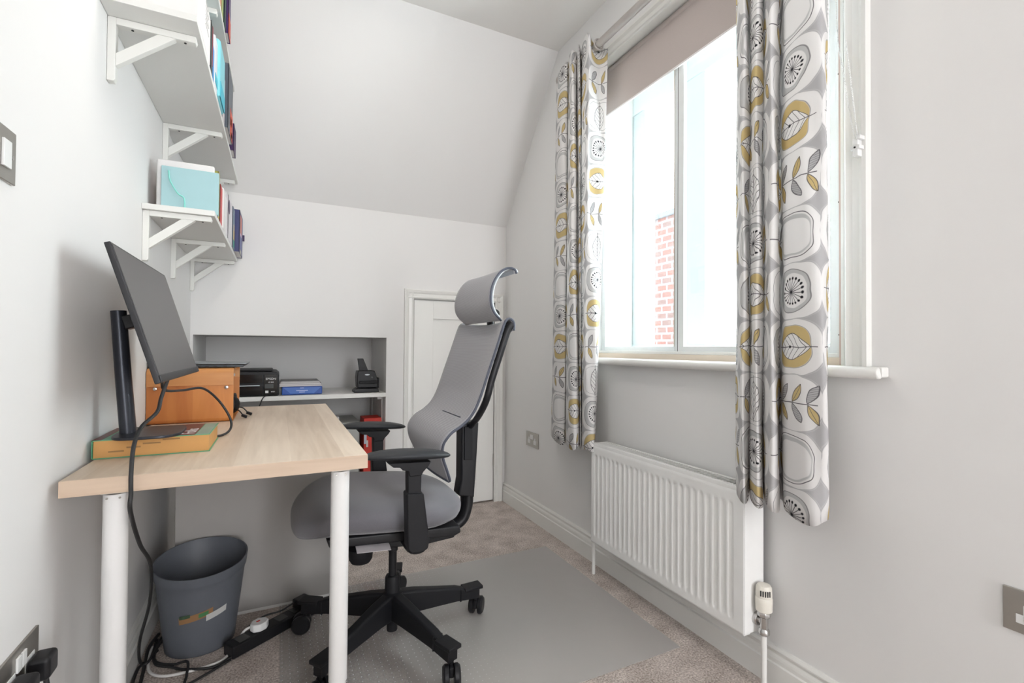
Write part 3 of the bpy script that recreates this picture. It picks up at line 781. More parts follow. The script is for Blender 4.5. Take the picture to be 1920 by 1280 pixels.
for y in (0.385, 0.368): face(s, XR, -1, y, 0.500, 0.0075, 0.013, 'rocker', M_white, 0.004)
s = socket(XL, 1, 1.060, 1.208, 0.392, 0.478, 'brushed steel double socket low on the left wall beside the desk')
for y in (1.170, 1.098): face(s, XL, 1, y, 0.425, 0.018, 0.018, 'socket_insert', M_white)
for y in (1.143, 1.125): face(s, XL, 1, y, 0.452, 0.0075, 0.013, 'rocker', M_white, 0.004)
for y, mt, lb in ((1.170, M_black, 'black plug pushed into the far half of the low left socket'), (1.095, M_black, 'black plug in the near half of the low left socket')):
    p = thing('plug', (XL+0.007, y, 0.40), lb, 'plug')
    MB().box(XL+0.0066, XL+0.040, y-0.022, y+0.022, 0.398, 0.440).build('plug_body', mt, p, bevel=0.008, bseg=3)
    cable([(XL+0.028, y, 0.400), (XL+0.030, y, 0.36), (XL+0.026, y-0.01, 0.25), (XL+0.03, y, 0.02)], 0.0042, 'cord', M_cable, p)
s = socket(XL, 1, 0.995, 1.081, 1.270, 1.357, 'brushed steel light switch on the left wall', 'light_switch')
face(s, XL, 1, 1.045, 1.313, 0.012, 0.022, 'rocker', M_white, 0.004)
MB().cyl((XL+0.005, 1.067, 1.313), (XL+0.0065, 1.067, 1.313), 0.0035, seg=12).build('screw', M_chrome, s)

# ================================================================== ALCOVE SHELF AND THINGS
sh = thing('alcove_shelf', (0.09, 3.1, 0.712), 'white shelf board spanning the recess in the far wall', 'shelf')
MB().box(-0.392, 0.575, YF-0.003, 3.378, 0.713, 0.737).build('shelf_board', M_gloss, sh, bevel=0.001)
for y in (2.98, 3.28):
    MB().box(0.569, 0.5745, y, y+0.016, 0.42, 0.712).build('shelf_track', M_gloss, sh)
    MB().box(0.545, 0.5685, y+0.004, y+0.010, 0.690, 0.712).build('shelf_clip', M_gloss, sh)
pr_ = thing('printer', (-0.19, 3.04, 0.738), 'black inkjet printer on the alcove shelf', 'printer')
zb = 0.738
c = MB(); c.prism([(-0.39, zb), (0.002, zb), (0.004, zb+0.115), (-0.012, zb+0.130), (-0.39, zb+0.135)], 'Y', 2.915, 3.25)
c.build('printer_body', M_black, pr_, bevel=0.004)
MB().box(-0.385, -0.075, 2.90, 2.916, zb+0.072, zb+0.118).build('front_cover', mat('glossy_black', (0.012, 0.012, 0.013), 0.12), pr_, bevel=0.002)
MB().box(-0.385, -0.075, 2.90, 2.916, zb+0.006, zb+0.055).build('paper_tray', mat('glossy_black', (0.012, 0.012, 0.013), 0.12), pr_, bevel=0.003)
MB().box(-0.385, -0.09, 2.898, 2.903, zb+0.056, zb+0.060).build('chrome_trim', M_pale, pr_, label='thin silver line')
MB().box(-0.07, -0.004, 2.904, 2.916, zb+0.004, zb+0.118).build('control_panel', mat('glossy_black', (0.012, 0.012, 0.013), 0.12), pr_, bevel=0.002)
MB().box(-0.066, -0.024, 2.902, 2.905, zb+0.042, zb+0.066).build('display', mat('dim_display', (0.05, 0.055, 0.055), 0.2), pr_)
text('EPSON', 0.0165, (-0.062, 2.9035, zb+0.088), (1, 0, 0), (0, 0, 1), M_white, pr_, label='white maker lettering')
text('XP-800', 0.009, (-0.050, 2.9035, zb+0.072), (1, 0, 0), (0, 0, 1), M_white, pr_)
text('WiFi', 0.010, (-0.036, 2.9035, zb+0.020), (1, 0, 0), (0, 0, 1), M_white, pr_)
MB().box(-0.063, -0.048, 2.902, 2.905, zb+0.017, zb+0.030).build('sticker', M_white, pr_)
MB().box(-0.3, -0.03, 2.93, 3.2, zb+0.130, zb+0.142).build('scanner_lid', M_black, pr_, bevel=0.006)
thing_mesh(cable([(-0.05, 2.915, 0.7415), (-0.06, 2.893, 0.7425), (-0.072, 2.882, 0.732), (-0.085, 2.878, 0.70), (-0.11, 2.872, 0.60), (-0.12, 2.866, 0.2)], 0.003, 'printer_cable', M_cable), 'thin black cable hanging over the alcove shelf edge below the printer', 'cable')

bb = thing('paper_ream', (0.115, 3.03, 0.738), 'blue wrapped pack of printer paper lying on the alcove shelf', 'paper pack')
M_blue = mat('blue_wrapper', (0.022, 0.085, 0.36), 0.4, noise=0.15, nscale=20)
MB().box(0.017, 0.226, 2.93, 3.16, 0.738, 0.783).build('wrapped_block', M_blue, bb, bevel=0.005)
MB().prism([(0.025, 0.778), (0.062, 0.745), (0.182, 0.745), (0.218, 0.778)], 'Y', 2.9285, 2.931).build('folded_flap', mat('lighter_blue_wrapper', (0.06, 0.16, 0.5), 0.4), bb, label='lighter blue folded end flap')
for z, wd in ((0.774, 0.02), (0.760, 0.06), (0.751, 0.03)):
    MB().box(0.12-wd/2, 0.12+wd/2, 2.9275, 2.929, z, z+0.0028).build('printed_line', mat('pale_print', (0.55, 0.62, 0.8), 0.6), bb)
yy = [(0.006, 0.226, 0.7835, 0.792, (0.50, 0.44, 0.42)), (-0.002+0.006, 0.222, 0.7925, 0.801, (0.35, 0.31, 0.31)), (0.008, 0.216, 0.8015, 0.808, (0.46, 0.40, 0.40)), (0.012, 0.210, 0.8085, 0.813, (0.22, 0.21, 0.21))]
lbs = ['thin cream magazine directly on the blue paper pack', 'grey-brown magazine second above the blue paper pack', 'pinkish grey booklet third above the blue paper pack', 'dark grey folder topmost on the blue paper pack']
for (a, b2, za, zb2, cc), lb in zip(yy, lbs):
    t_ = thing('magazine', (0.11, 3.03, za), lb, 'magazine', 'papers stacked on the blue pack')
    MB().box(a, b2, 2.945, 3.15, za, za+0.0008).box(a, b2, 2.945, 3.15, zb2-0.0008, zb2).build('cover', mat('cover_%d' % int(za*10000), cc, 0.5), t_)
    MB().box(a+0.002, b2-0.002, 2.947, 3.148, za+0.0009, zb2-0.0009).build('pages', M_offw, t_)
sc_ = thing('document_scanner', (0.475, 3.0, 0.738), 'small black upright document scanner at the right end of the alcove shelf', 'scanner')
zb = 0.738
MB().prism([(0.400, zb), (0.545, zb), (0.540, zb+0.022), (0.418, zb+0.024), (0.402, zb+0.014)], 'Y', 2.93, 3.03).build('scanner_base', M_black, sc_, bevel=0.003)
MB().prism([(0.424, zb+0.026), (0.540, zb+0.026), (0.540, zb+0.075), (0.521, zb+0.128), (0.424, zb+0.128), (0.420, zb+0.085)], 'Y', 2.955, 3.05).build('scanner_body', M_black, sc_, bevel=0.005)
MB().box(0.432, 0.540, 2.945, 2.956, zb+0.050, zb+0.068).box(0.538, 0.549, 2.96, 3.04, zb+0.022, zb+0.085).build('front_flap', M_blackm, sc_, bevel=0.003)
MB().prism([(0.428, zb+0.200), (0.462, zb+0.200), (0.493, zb+0.125), (0.440, zb+0.125)], 'Y', 3.01, 3.022).build('paper_support', M_black, sc_, bevel=0.002)
MB().lathe([(0.0, -0.001), (0.0145, -0.001), (0.0145, 0.0)], (0.478, 2.9545, zb+0.104), 24, ell=(1, 0.28), axis='Y').build('maker_badge', M_pale, sc_, label='pale oval badge')
text('FS', 0.012, (0.500, 2.9545, zb+0.084), (1, 0, 0), (0, 0, 1), mat('grey_print', (0.2, 0.2, 0.2), 0.6), sc_)
pp = MB().box(0.24, 0.335, 2.90, 3.14, 0.7375, 0.7385).build('paper_sheet', M_offw); thing_mesh(pp, 'loose sheet of paper lying flat between the blue pack and the black scanner', 'paper')
# lower compartment
rb = thing('board_game_box', (0.51, 3.1, 0.42), 'red printed cardboard box standing in the lower part of the alcove', 'box')
MB().box(0.462, 0.566, 2.955, 3.10, 0.1005, 0.580).build('box_body', M_red, rb, bevel=0.002)
for (a, b2, c1, d1_, cc) in ((0.463, 0.478, 0.43, 0.51, (0.55, 0.62, 0.72)), (0.476, 0.487, 0.41, 0.45, (0.75, 0.72, 0.70)), (0.520, 0.545, 0.40, 0.44, (0.75, 0.72, 0.7)), (0.553, 0.565, 0.40, 0.53, (0.2, 0.24, 0.5)), (0.53, 0.55, 0.46, 0.51, (0.7, 0.25, 0.03))):
    MB().box(a, b2, 2.953, 2.9555, c1, d1_).build('printed_patch', mat('patch_%d_%d' % (int(a*1000), int(c1*1000)), cc, 0.5), rb)
gb = thing('storage_box', (0.27, 3.1, 0.1), 'pale grey lidded storage box in the lower part of the alcove', 'box')
MB().box(0.14, 0.44, 2.97, 3.3, 0.1005, 0.535).build('box_body', mat('pale_grey_box', (0.46, 0.47, 0.45), 0.6), gb, bevel=0.006)
MB().box(0.135, 0.445, 2.965, 3.305, 0.535, 0.560).build('lid', mat('pale_grey_box', (0.46, 0.47, 0.45), 0.6), gb, bevel=0.006)
wb = MB().box(0.27, 0.325, 2.98, 3.08, 0.5605, 0.595).build('carton', M_offw, bevel=0.002); thing_mesh(wb, 'small white carton on top of the grey storage box in the alcove', 'carton')

# ================================================================== WALL SHELVES
def bracket(parent, y, zt, zl=0.165, depth=0.19):
    t_ = thing('shelf_bracket', (XL, y, zt-zl), None, None)
    t_.parent = parent; t_.location = Vector((XL, y, zt-zl)) - parent.location
    w_ = 0.011
    m_ = MB()
    m_.prism([(XL+0.0005, zt-zl), (XL+0.014, zt-zl), (XL+0.018, zt-zl+0.006), (XL+0.018, zt), (XL+0.0005, zt)], 'Y', y-w_, y+w_)
    m_.prism([(XL+0.018, zt-0.018), (XL+depth, zt-0.018), (XL+depth+0.003, zt-0.009), (XL+depth, zt), (XL+0.018, zt)], 'Y', y-w_, y+w_)
    m_.prism([(XL+0.018, zt-0.125), (XL+0.018, zt-0.092), (XL+0.105, zt-0.018), (XL+0.145, zt-0.018)], 'Y', y-w_*0.9, y+w_*0.9)
    return m_, t_
def wall_shelf(label, y0_, y1_, zbot, ys, th=0.018, prof=None):
    t_ = thing('wall_shelf', (XL, (y0_+y1_)/2, zbot), label, 'wall shelf', 'white shelves on the left wall')
    if prof:
        MB().prism(prof, 'X', XL+0.0005, XL+0.202).build('shelf_board', M_shelf, t_, bevel=0.001)
    else:
        MB().box(XL+0.0005, XL+0.202, y0_, y1_, zbot, zbot+th).build('shelf_board', M_shelf, t_, bevel=0.001)
    for y in ys:
        m_, e = bracket(t_, y, zbot-0.0005)
        bpy.data.objects.remove(e)
        b_ = m_.build('shelf_bracket', M_brack, t_, bevel=0.0012)
        for xx in (XL+0.05, XL+0.165):
            MB().cyl((xx, y, zbot-0.019), (xx, y, zbot-0.0205), 0.003, seg=10).build('screw', M_dark, b_)
    return t_
def slopeY(z): return YF - (z-1.815)*(YF-2.235)/(2.64-1.815)
shA = wall_shelf('middle of the three white wall shelves, its near bracket closest to the camera', 1.47, 2.86, 1.849, (1.552, 2.200, 2.80), prof=[(1.47, 1.849), (2.855, 1.849), (2.842, 1.867), (1.47, 1.867)])
shB = wall_shelf('topmost of the three white wall shelves, touching the sloping ceiling', 1.48, 2.57, 2.200, (1.98, 2.45), prof=[(1.90, 2.200), (slopeY(2.2)-0.006, 2.200), (slopeY(2.218)-0.006, 2.218), (1.90, 2.218)])
shC = wall_shelf('lowest of the three white wall shelves, above the monitor', 1.905, 2.886, 1.449, (1.93, 2.385, 2.862))

def book(label, y0_, y1_, z, h, xs, depth, col, name='book', group=None, pages=True, stripe=None, cat='book', r=0.45):
    """upright book, spine facing the room at x = xs"""
    t_ = thing(name, (xs-depth/2, (y0_+y1_)/2, z), label, cat, group)
    cm = mat('cover_%s' % label[:40], col, r, noise=0.06)
    cv = MB()
    cv.box(xs-depth, xs, y0_, y0_+0.0015, z, z+h); cv.box(xs-depth, xs, y1_-0.0015, y1_, z, z+h); cv.box(xs-0.002, xs, y0_, y1_, z, z+h)
    cv.build('cover', cm, t_)
    MB().box(xs-depth+0.003, xs-0.003, y0_+0.0017, y1_-0.0017, z+0.002, z+h-0.003).build('pages', M_offw, t_)
    if stripe:
        for (a, b2, c1, c2, cc) in stripe:
            H = y1_-y0_
            MB().box(xs, xs+0.0008, y0_+a*H, y0_+b2*H, z+c1*h, z+c2*h).build('spine_print', mat('print_%s_%d' % (label[:30], int(a*100+c1*1000)), cc, 0.5), t_)
    return t_
GC, GA, GB = 'books and files on the lowest wall shelf', 'books and files on the middle wall shelf', 'books on the topmost wall shelf'
zc = 1.4675
# lowest shelf
wf = thing('box_file', (-0.3, 1.99, zc), 'white card folder standing behind the pale teal file on the lowest shelf', 'folder', GC)
MB().box(-0.384, -0.215, 1.992, 2.006, zc, zc+0.180).build('folder_body', M_offw, wf, bevel=0.006)
tf = thing('box_file', (-0.28, 1.965, zc), 'pale teal file with a mint elastic band at the near end of the lowest shelf', 'folder', GC)
MB().box(-0.366, -0.199, 1.968, 1.988, zc, zc+0.150).build('folder_body', M_teal, tf, bevel=0.002)
cable([(-0.345, 1.966, zc+0.135), (-0.340, 1.964, zc+0.10), (-0.318, 1.963, zc+0.06), (-0.300, 1.963, zc+0.045), (-0.297, 1.963, zc+0.006)], 0.0022, 'elastic_band', M_mint, tf)
MB().box(-0.31, -0.268, 1.955, 1.9675, zc, zc+0.012).build('tag', M_white, tf, bevel=0.001)
book('olive green thin book right behind the pale teal file', 2.012, 2.052, zc, 0.170, -0.204, 0.16, (0.33, 0.33, 0.06), group=GC, stripe=[(0, 0.3, 0, 1, (0.62, 0.42, 0.05))])
book('red book on the lowest shelf', 2.095, 2.165, zc, 0.150, -0.206, 0.16, (0.60, 0.03, 0.035), group=GC)
ws = thing('box_file', (-0.3, 2.2, zc), 'tall white plastic file between the red book and the striped books', 'folder', GC)
MB().box(-0.375, -0.203, 2.185, 2.255, zc, zc+0.165).build('file_body', M_offw, ws, bevel=0.008, bseg=3)
MB().box(-0.375, -0.205, 2.265, 2.335, zc, zc+0.160).build('file_divider', M_white, ws, bevel=0.008, bseg=3)
b1 = book('white book with a dark disc on its spine on the lowest shelf', 2.375, 2.56, zc, 0.190, -0.203, 0.16, (0.66, 0.63, 0.66), group=GC)
MB().lathe([(0.0, 0), (0.055, 0), (0.055, 0.001)], (-0.203, 2.41, zc+0.145), 24, ell=(0.6, 0.55), axis='X').build('spine_disc', mat('dark_violet_print', (0.06, 0.035, 0.10), 0.5), b1)
book('green and yellow spined paperback beside the blue case', 2.565, 2.665, zc, 0.192, -0.200, 0.15, (0.20, 0.26, 0.33), group=GC,
     stripe=[(0.3, 0.8, 0.05, 0.22, (0.03, 0.28, 0.20)), (0.35, 0.75, 0.22, 0.45, (0.70, 0.45, 0.10)), (0.4, 0.7, 0.45, 0.6, (0.7, 0.5, 0.3))])
bk = book('navy and pink picture book case at the far end of the lowest shelf', 2.672, 2.875, zc, 0.205, -0.180, 0.17, (0.045, 0.05, 0.15), group=GC,
     stripe=[(0.22, 0.62, 0.50, 0.92, (0.62, 0.20, 0.15)), (0.25, 0.60, 0.43, 0.50, (0.72, 0.5, 0.62)), (0.2, 0.6, 0.12, 0.43, (0.13, 0.15, 0.34)), (0.2, 0.6, 0.0, 0.1, (0.45, 0.45, 0.4)), (0.72, 0.95, 0.05, 0.95, (0.16, 0.17, 0.30))])
MB().box(-0.179, -0.170, 2.862, 2.872, zc+0.09, zc+0.12).build('clasp', mat('dark_violet_print', (0.06, 0.035, 0.10), 0.5), bk)
# middle shelf
za = 1.8675
wa = thing('box_file', (-0.3, 1.6, za), 'large white printed magazine file at the near end of the middle shelf', 'folder', GA)
MB().box(-0.395, -0.203, 1.53, 1.735, za, za+0.150).build('file_body', M_offw, wa, bevel=0.008, bseg=3)
for k in range(6):
    MB().box(-0.203, -0.2022, 1.62, 1.62+0.05+0.02*(k % 2), za+0.135-k*0.013, za+0.1365-k*0.013).build('printed_line', mat('faint_grey_print', (0.42, 0.42, 0.42), 0.6), wa)
book('black book with an orange top edge on the middle shelf', 1.742, 1.785, za, 0.155, -0.203, 0.16, (0.015, 0.03, 0.03), group=GA, stripe=[(0.75, 1, 0.2, 1.0, (0.30, 0.02, 0.04))])
book('bright blue paperback beside the black book on the middle shelf', 1.788, 1.825, za, 0.105, -0.203, 0.15, (0.04, 0.28, 0.66), group=GA)
ck = thing('box_file', (-0.3, 1.98, za), 'cyan and white magazine file in the middle of the middle shelf', 'folder', GA)
MB().box(-0.385, -0.203, 1.850, 1.915, za, za+0.175).build('file_body', mat('white_blue_card', (0.66, 0.68, 0.72), 0.5), ck, bevel=0.004)
MB().box(-0.385, -0.195, 1.918, 2.075, za, za+0.205).build('file_body', mat('cyan_card', (0.20, 0.58, 0.66), 0.45), ck, bevel=0.012, bseg=3)
MB().box(-0.203, -0.2015, 1.855, 1.912, za+0.02, za+0.05).box(-0.195, -0.1935, 1.93, 2.065, za+0.005, za+0.06).build('label_band', mat('deep_cyan_print', (0.03, 0.42, 0.55), 0.5), ck)
book('white book beside the dark cookbook on the middle shelf', 2.085, 2.165, za, 0.175, -0.203, 0.16, (0.60, 0.56, 0.58), group=GA)
book('tall slate grey book with red speckled lower spine on the middle shelf', 2.175, 2.36, za, 0.255, -0.192, 0.17, (0.085, 0.10, 0.125), group=GA,
     stripe=[(0.45, 1.0, 0.02, 0.45, (0.62, 0.07, 0.03)), (0.5, 0.75, 0.2, 0.33, (0.75, 0.35, 0.12)), (0.6, 0.95, 0.05, 0.13, (0.7, 0.55, 0.5))])
book('dark purple slim book at the far end of the middle shelf', 2.42, 2.52, za, 0.12, -0.190, 0.16, (0.05, 0.02, 0.09), group=GA)
# topmost shelf
zt = 2.2185
book('orange red book, nearest in view on the topmost shelf', 1.93, 2.00, zt, 0.20, -0.203, 0.16, (0.60, 0.25, 0.12), group=GB)
book('yellow green book on the topmost shelf', 2.005, 2.065, zt, 0.21, -0.203, 0.16, (0.35, 0.42, 0.12), group=GB)
book('dark teal book on the topmost shelf', 2.07, 2.13, zt, 0.215, -0.200, 0.16, (0.02, 0.06, 0.06), group=GB)
book('purple book with red foot at the far end of the topmost shelf', 2.135, 2.21, zt, 0.20, -0.192, 0.16, (0.06, 0.02, 0.12), group=GB, stripe=[(0, 1, 0, 0.40, (0.55, 0.06, 0.03))])

# ================================================================== DESK
dk = thing('desk', (-0.09, 1.85, 0), 'light oak effect desk with white tubular legs against the left wall', 'desk')
DX0, DX1, DY0, DY1 = -0.390, 0.206, 1.250, 2.462
MB().box(DX0, DX1, DY0+0.0015, DY1, 0.7005, 0.734).build('desktop', M_oak, dk, bevel=0.001)
MB().box(DX0, DX1, DY0, DY0+0.0014, 0.7005, 0.7335).build('edge_band', M_oakx, dk)
for lx, ly in ((-0.310, 1.300), (0.146, 1.300), (-0.310, 2.425), (0.146, 2.425)):
    fz = 0.0032 if lx > 0 and ly < 2 else 0.0
    lg = MB().lathe([(0.0205, 0.1545), (0.0225, 0.158), (0.0225, 0.690)], (lx, ly, 0), 32).build('leg', M_deskleg, dk, smooth='auto')
    MB().box(lx-0.022, lx+0.022, ly-0.018, ly+0.03, 0.6905, 0.700).build('mounting_plate', M_steel, lg, bevel=0.001)
    MB().lathe([(0.0, fz), (0.018, fz), (0.0195, fz+0.004), (0.0195, 0.154)], (lx, ly, 0), 32).build('leg_foot', M_deskleg, lg, smooth='auto')
    for a in (-0.011, 0.011):
        MB().cyl((lx+a, ly-0.0225, 0.683), (lx+a, ly-0.0205, 0.683), 0.0022, seg=8).build('screw', M_steel, lg)
cb = thing('under_desk_cabinet', (-0.07, 2.45, 0), 'pale grey-white cabinet standing under the far end of the desk', 'cabinet')
M_cab = mat('pale_grey_cabinet', (0.40, 0.38, 0.36), 0.55, noise=0.02)
MB().box(-0.325, 0.200, 2.065, 2.390, 0.012, 0.695).build('cabinet_body', M_cab, cb, bevel=0.002)
MB().box(-0.320, 0.195, 2.068, 2.385, 0.0, 0.012).build('plinth', M_gloss, cb)
MB().box(0.2005, 0.210, 2.075, 2.38, 0.03, 0.67).build('door', M_cab, cb, bevel=0.002)

# ================================================================== THICK BOOK, MONITOR
tb = thing('thick_book', (-0.276, 1.545, 0.734), 'thick directory with orange page edges and a green cover under the monitor stand', 'book')
bx0, bx1, by0, by1 = -0.396, -0.157, 1.455, 1.655
M_gcov = mat('green_cover', (0.10, 0.36, 0.20), 0.4, noise=0.3, nscale=14)
MB().box(bx0, bx1, by0, by1, 0.7345, 0.7363).box(bx0, bx1, by0, by1, 0.7772, 0.779).box(bx0, bx0+0.002, by0, by1, 0.7345, 0.779).build('cover', M_gcov, tb)
MB().box(bx0+0.003, bx1-0.003, by0+0.003, by1-0.003, 0.7364, 0.7771).build('pages', M_page, tb)
pt = MB(); 
for a, b2, z in ((-0.365, -0.335, 0.748), (-0.330, -0.302, 0.756), (-0.298, -0.262, 0.763), (-0.258, -0.222, 0.770)): pt.box(a, b2, by0+0.0022, by0+0.004, z, z+0.0035)
pt.build('index_marks', mat('brown_index_ink', (0.34, 0.19, 0.075), 0.8), tb, label='staggered grey-brown index marks')
MB().box(-0.262, -0.190, by0+0.001, by1-0.001, 0.779, 0.7793).build('title_panel', mat('maroon_print', (0.13, 0.025, 0.02), 0.4), tb, label='maroon title panel')
MB().box(-0.188, -0.160, by0+0.004, by1-0.002, 0.779, 0.7792).build('cover_panel', mat('teal_print', (0.20, 0.36, 0.30), 0.3, noise=0.25, nscale=20), tb)
MB().box(bx0, bx0+0.018, by0, by1, 0.779, 0.7793).build('spine_band', mat('maroon_print', (0.13, 0.025, 0.02), 0.4), tb)
text('Folks', 0.042, (-0.194, 1.475, 0.7794), (0, 1, 0), (-1, 0, 0), M_white, tb, depth=0.0001, label='white title word')

mo = thing('monitor', (-0.30, 1.506, 0.7795), 'black flat monitor tilted back on its stand at the near end of the desk', 'monitor')
U = Vector((-0.294, 0, 0.956)).normalized(); N = Vector((0.956, 0, 0.294)).normalized(); Yv = Vector((0, 1, 0))
Cc = Vector((-0.2770, 1.545, 1.075))
HW, HH = 0.268, 0.158
MB().obox(Cc - N*0.006, N, Yv, U, 0.006, HW, HH).build('panel', M_monitor, mo, bevel=0.002)
MB().obox(Cc + N*0.0004 + U*0.006, N, Yv, U, 0.0006, HW-0.006, HH-0.012).build('screen', M_screen, mo)
MB().obox(Cc + N*0.0012 - U*(HH-0.009), N, Yv, U, 0.0022, HW-0.001, 0.0085).build('lower_bezel', M_monitor, mo, bevel=0.002)
h = MB()
a0 = Cc - N*0.0122; a1 = Cc - N*0.030
def quad(c_, hw, hu, du): return [c_ + Yv*sy*hw + U*(su*hu+du) for sy, su in ((-1, -1), (1, -1), (1, 1), (-1, 1))]
A_ = [h.bm.verts.new(p) for p in quad(a0, HW-0.11, HH-0.05, -0.02)]; B_ = [h.bm.verts.new(p) for p in quad(a1, HW-0.16, HH-0.08, -0.02)]
h.bm.faces.new(A_); h.bm.faces.new(B_[::-1])
for i in range(4): h.bm.faces.new((A_[i], A_[(i+1) % 4], B_[(i+1) % 4], B_[i]))
h.build('rear_housing', M_monitor, mo, bevel=0.006)
MB().sweep([(-0.338, 1.506, 0.786), (-0.350, 1.506, 0.93), (-0.362, 1.506, 1.092)], [0.019, 0.0185, 0.018], 24, sq=(1.15, 0.9)).build('stand_column', M_standm, mo, smooth='auto')
MB().obox((-0.322, 1.510, 1.070), N, Yv, U, 0.030, 0.022, 0.017).build('tilt_hinge', M_black, mo, bevel=0.004)
bs = []
for k in range(40):
    t = 2*PI*k/40; cx_, sx_ = math.cos(t), math.sin(t)
    bs.append((-0.292 + 0.071*math.copysign(abs(cx_)**0.55, cx_), 1.512 + 0.092*math.copysign(abs(sx_)**0.55, sx_)))
MB().prism(bs, 'Z', 0.7796, 0.7865).build('stand_base', M_standm, mo, bevel=0.0015)
thing_mesh(cable([(-0.240, 1.42, 0.935), (-0.252, 1.40, 0.881), (-0.255, 1.375, 0.850), (-0.276, 1.335, 0.822), (-0.277, 1.28, 0.791), (-0.272, 1.240, 0.745), (-0.271, 1.236, 0.699), (-0.274, 1.25, 0.657), (-0.288, 1.40, 0.538), (-0.295, 1.55, 0.428), (-0.325, 1.70, 0.265), (-0.365, 1.79, 0.112), (-0.372, 1.86, 0.012), (-0.345, 1.93, 0.006)], 0.0042, 'monitor_power_cable', M_cable), 'thick black cable hanging from the monitor over the desk front to the floor', 'cable')
thing_mesh(cable([(-0.262, 1.46, 0.930), (-0.262, 1.49, 0.893), (-0.240, 1.60, 0.882), (-0.202, 1.68, 0.880), (-0.165, 1.72, 0.839), (-0.135, 1.725, 0.785), (-0.131, 1.715, 0.752), (-0.150, 1.672, 0.739), (-0.20, 1.662, 0.7385)], 0.0035, 'monitor_signal_cable', M_cable), 'black cable looping from the monitor down onto the desk behind the thick book', 'cable')

# ================================================================== PLYWOOD BOX, LAPTOP
pb = thing('plywood_box', (-0.27, 2.15, 0.734), 'amber bentwood plywood box open at its end on the far part of the desk', 'storage box')
px0, px1, py0, py1, pz0, pz1 = -0.403, -0.146, 1.998, 2.305, 0.7345, 0.928
def shell(front):
    """bent sheet section in Y,Z"""
    r_ = 0.022; th = 0.005
    outer, inner = [], []
    def arc(cy, cz, rr, a0, a1, n=6): return [(cy+rr*math.cos(math.radians(a0+(a1-a0)*k/n)), cz+rr*math.sin(math.radians(a0+(a1-a0)*k/n))) for k in range(n+1)]
    o_ = [(py0, pz1-0.062)] + arc(py0+r_, pz1-r_, r_, 180, 90) + arc(py1-r_, pz1-r_, r_, 90, 0) + [(py1, pz1-0.062)]
    i_ = [(py0+th, pz1-0.062)] + arc(py0+r_, pz1-r_, r_-th, 180, 90) + arc(py1-r_, pz1-r_, r_-th, 90, 0) + [(py1-th, pz1-0.062)]
    return o_ + i_[::-1]
MB().prism(shell(0), 'X', px0, px1).build('lid_shell', M_ply2, pb, bevel=0.0006, bseg=1)
r_ = 0.03; th = 0.005
def arc(cy, cz, rr, a0, a1, n=6): return [(cy+rr*math.cos(math.radians(a0+(a1-a0)*k/n)), cz+rr*math.sin(math.radians(a0+(a1-a0)*k/n))) for k in range(n+1)]
o_ = [(py0+0.0055, pz1-0.050), (py0+0.0055, pz0+r_*0.5)] + arc(py0+0.0055+r_*0.5, pz0+r_*0.5, r_*0.5, 180, 270) + arc(py1-0.0055-r_, pz0+r_, r_, 270, 360) + [(py1-0.0055, pz1-0.050)]
i_ = [(py0+0.0105, pz1-0.050), (py0+0.0105, pz0+r_*0.5)] + arc(py0+0.0055+r_*0.5, pz0+r_*0.5, r_*0.5-th, 180, 270) + arc(py1-0.0055-r_, pz0+r_, r_-th, 270, 360) + [(py1-0.0105, pz1-0.050)]
MB().prism(o_ + i_[::-1], 'X', px0, px1).build('tray_shell', M_ply, pb, bevel=0.0006, bseg=1)
for xx in (px0+0.025, px1-0.022):
    MB().lathe([(0.0, -0.003), (0.0055, -0.002), (0.0065, 0.0)], (xx, py0, pz1-0.070), 16, axis='Y').box(xx-0.002, xx+0.002, py0, py0+0.011, pz1-0.072, pz1-0.068).build('screw', M_chrome, pb, smooth='auto')
    MB().lathe([(0.0065, -0.002), (0.0055, 0.0)], (xx, py1-0.0106, pz1-0.040), 16, axis='Y').build('screw', M_steel, pb, smooth='auto')
lp = thing('laptop', (-0.25, 2.12, 0.9285), 'closed dark grey laptop lying on the plywood box', 'laptop')
MB().prism([(-0.400, 0.9285), (-0.118, 0.9295), (-0.108, 0.939), (-0.400, 0.942)], 'Y', 2.01, 2.235).build('laptop_base', mat('dark_grey_metal', (0.05, 0.055, 0.06), 0.35, metal=0.6), lp, bevel=0.002)
MB().prism([(-0.400, 0.9425), (-0.106, 0.940), (-0.106, 0.945), (-0.400, 0.949)], 'Y', 2.008, 2.238).build('laptop_lid', mat('grey_lid_metal', (0.20, 0.22, 0.235), 0.35, metal=0.7), lp, bevel=0.0015)
for xx in (-0.26, -0.235, -0.21, -0.18): MB().box(xx, xx+0.012, 2.0085, 2.0105, 0.932, 0.936).build('port', M_dark, lp)
ad_ = thing('cable_bundle', (-0.16, 2.12, 0.74), 'black bundle of cables and adapter poking from the open plywood box', 'cable bundle')
MB().sphere((-0.183, 2.115, 0.785), 0.045, 20, (0.75, 0.95, 0.95)).sphere((-0.163, 2.17, 0.778), 0.035, 16, (0.8, 1.1, 1.0)).build('adapter_pouch', M_blackm, ad_, smooth=True)
MB().torus((-0.155, 2.19, 0.785), 0.030, 0.006, 'X').build('coiled_cable', M_cable, ad_, smooth=True)
for a, b2 in (((-0.145, 2.10, 0.765), (-0.118, 2.07, 0.745)), ((-0.14, 2.14, 0.77), (-0.105, 2.13, 0.747))):
    cable([a, ((a[0]+b2[0])/2, (a[1]+b2[1])/2, a[2]-0.004), b2], 0.0022, 'cable_end', M_cable, ad_)
    MB().obox((b2[0]+0.004, b2[1], b2[2]-0.002), (0.8, -0.2, -0.35), (0.2, 0.9, 0), (0.3, 0, 0.9), 0.010, 0.006, 0.005).build('connector', M_black, ad_, bevel=0.002)

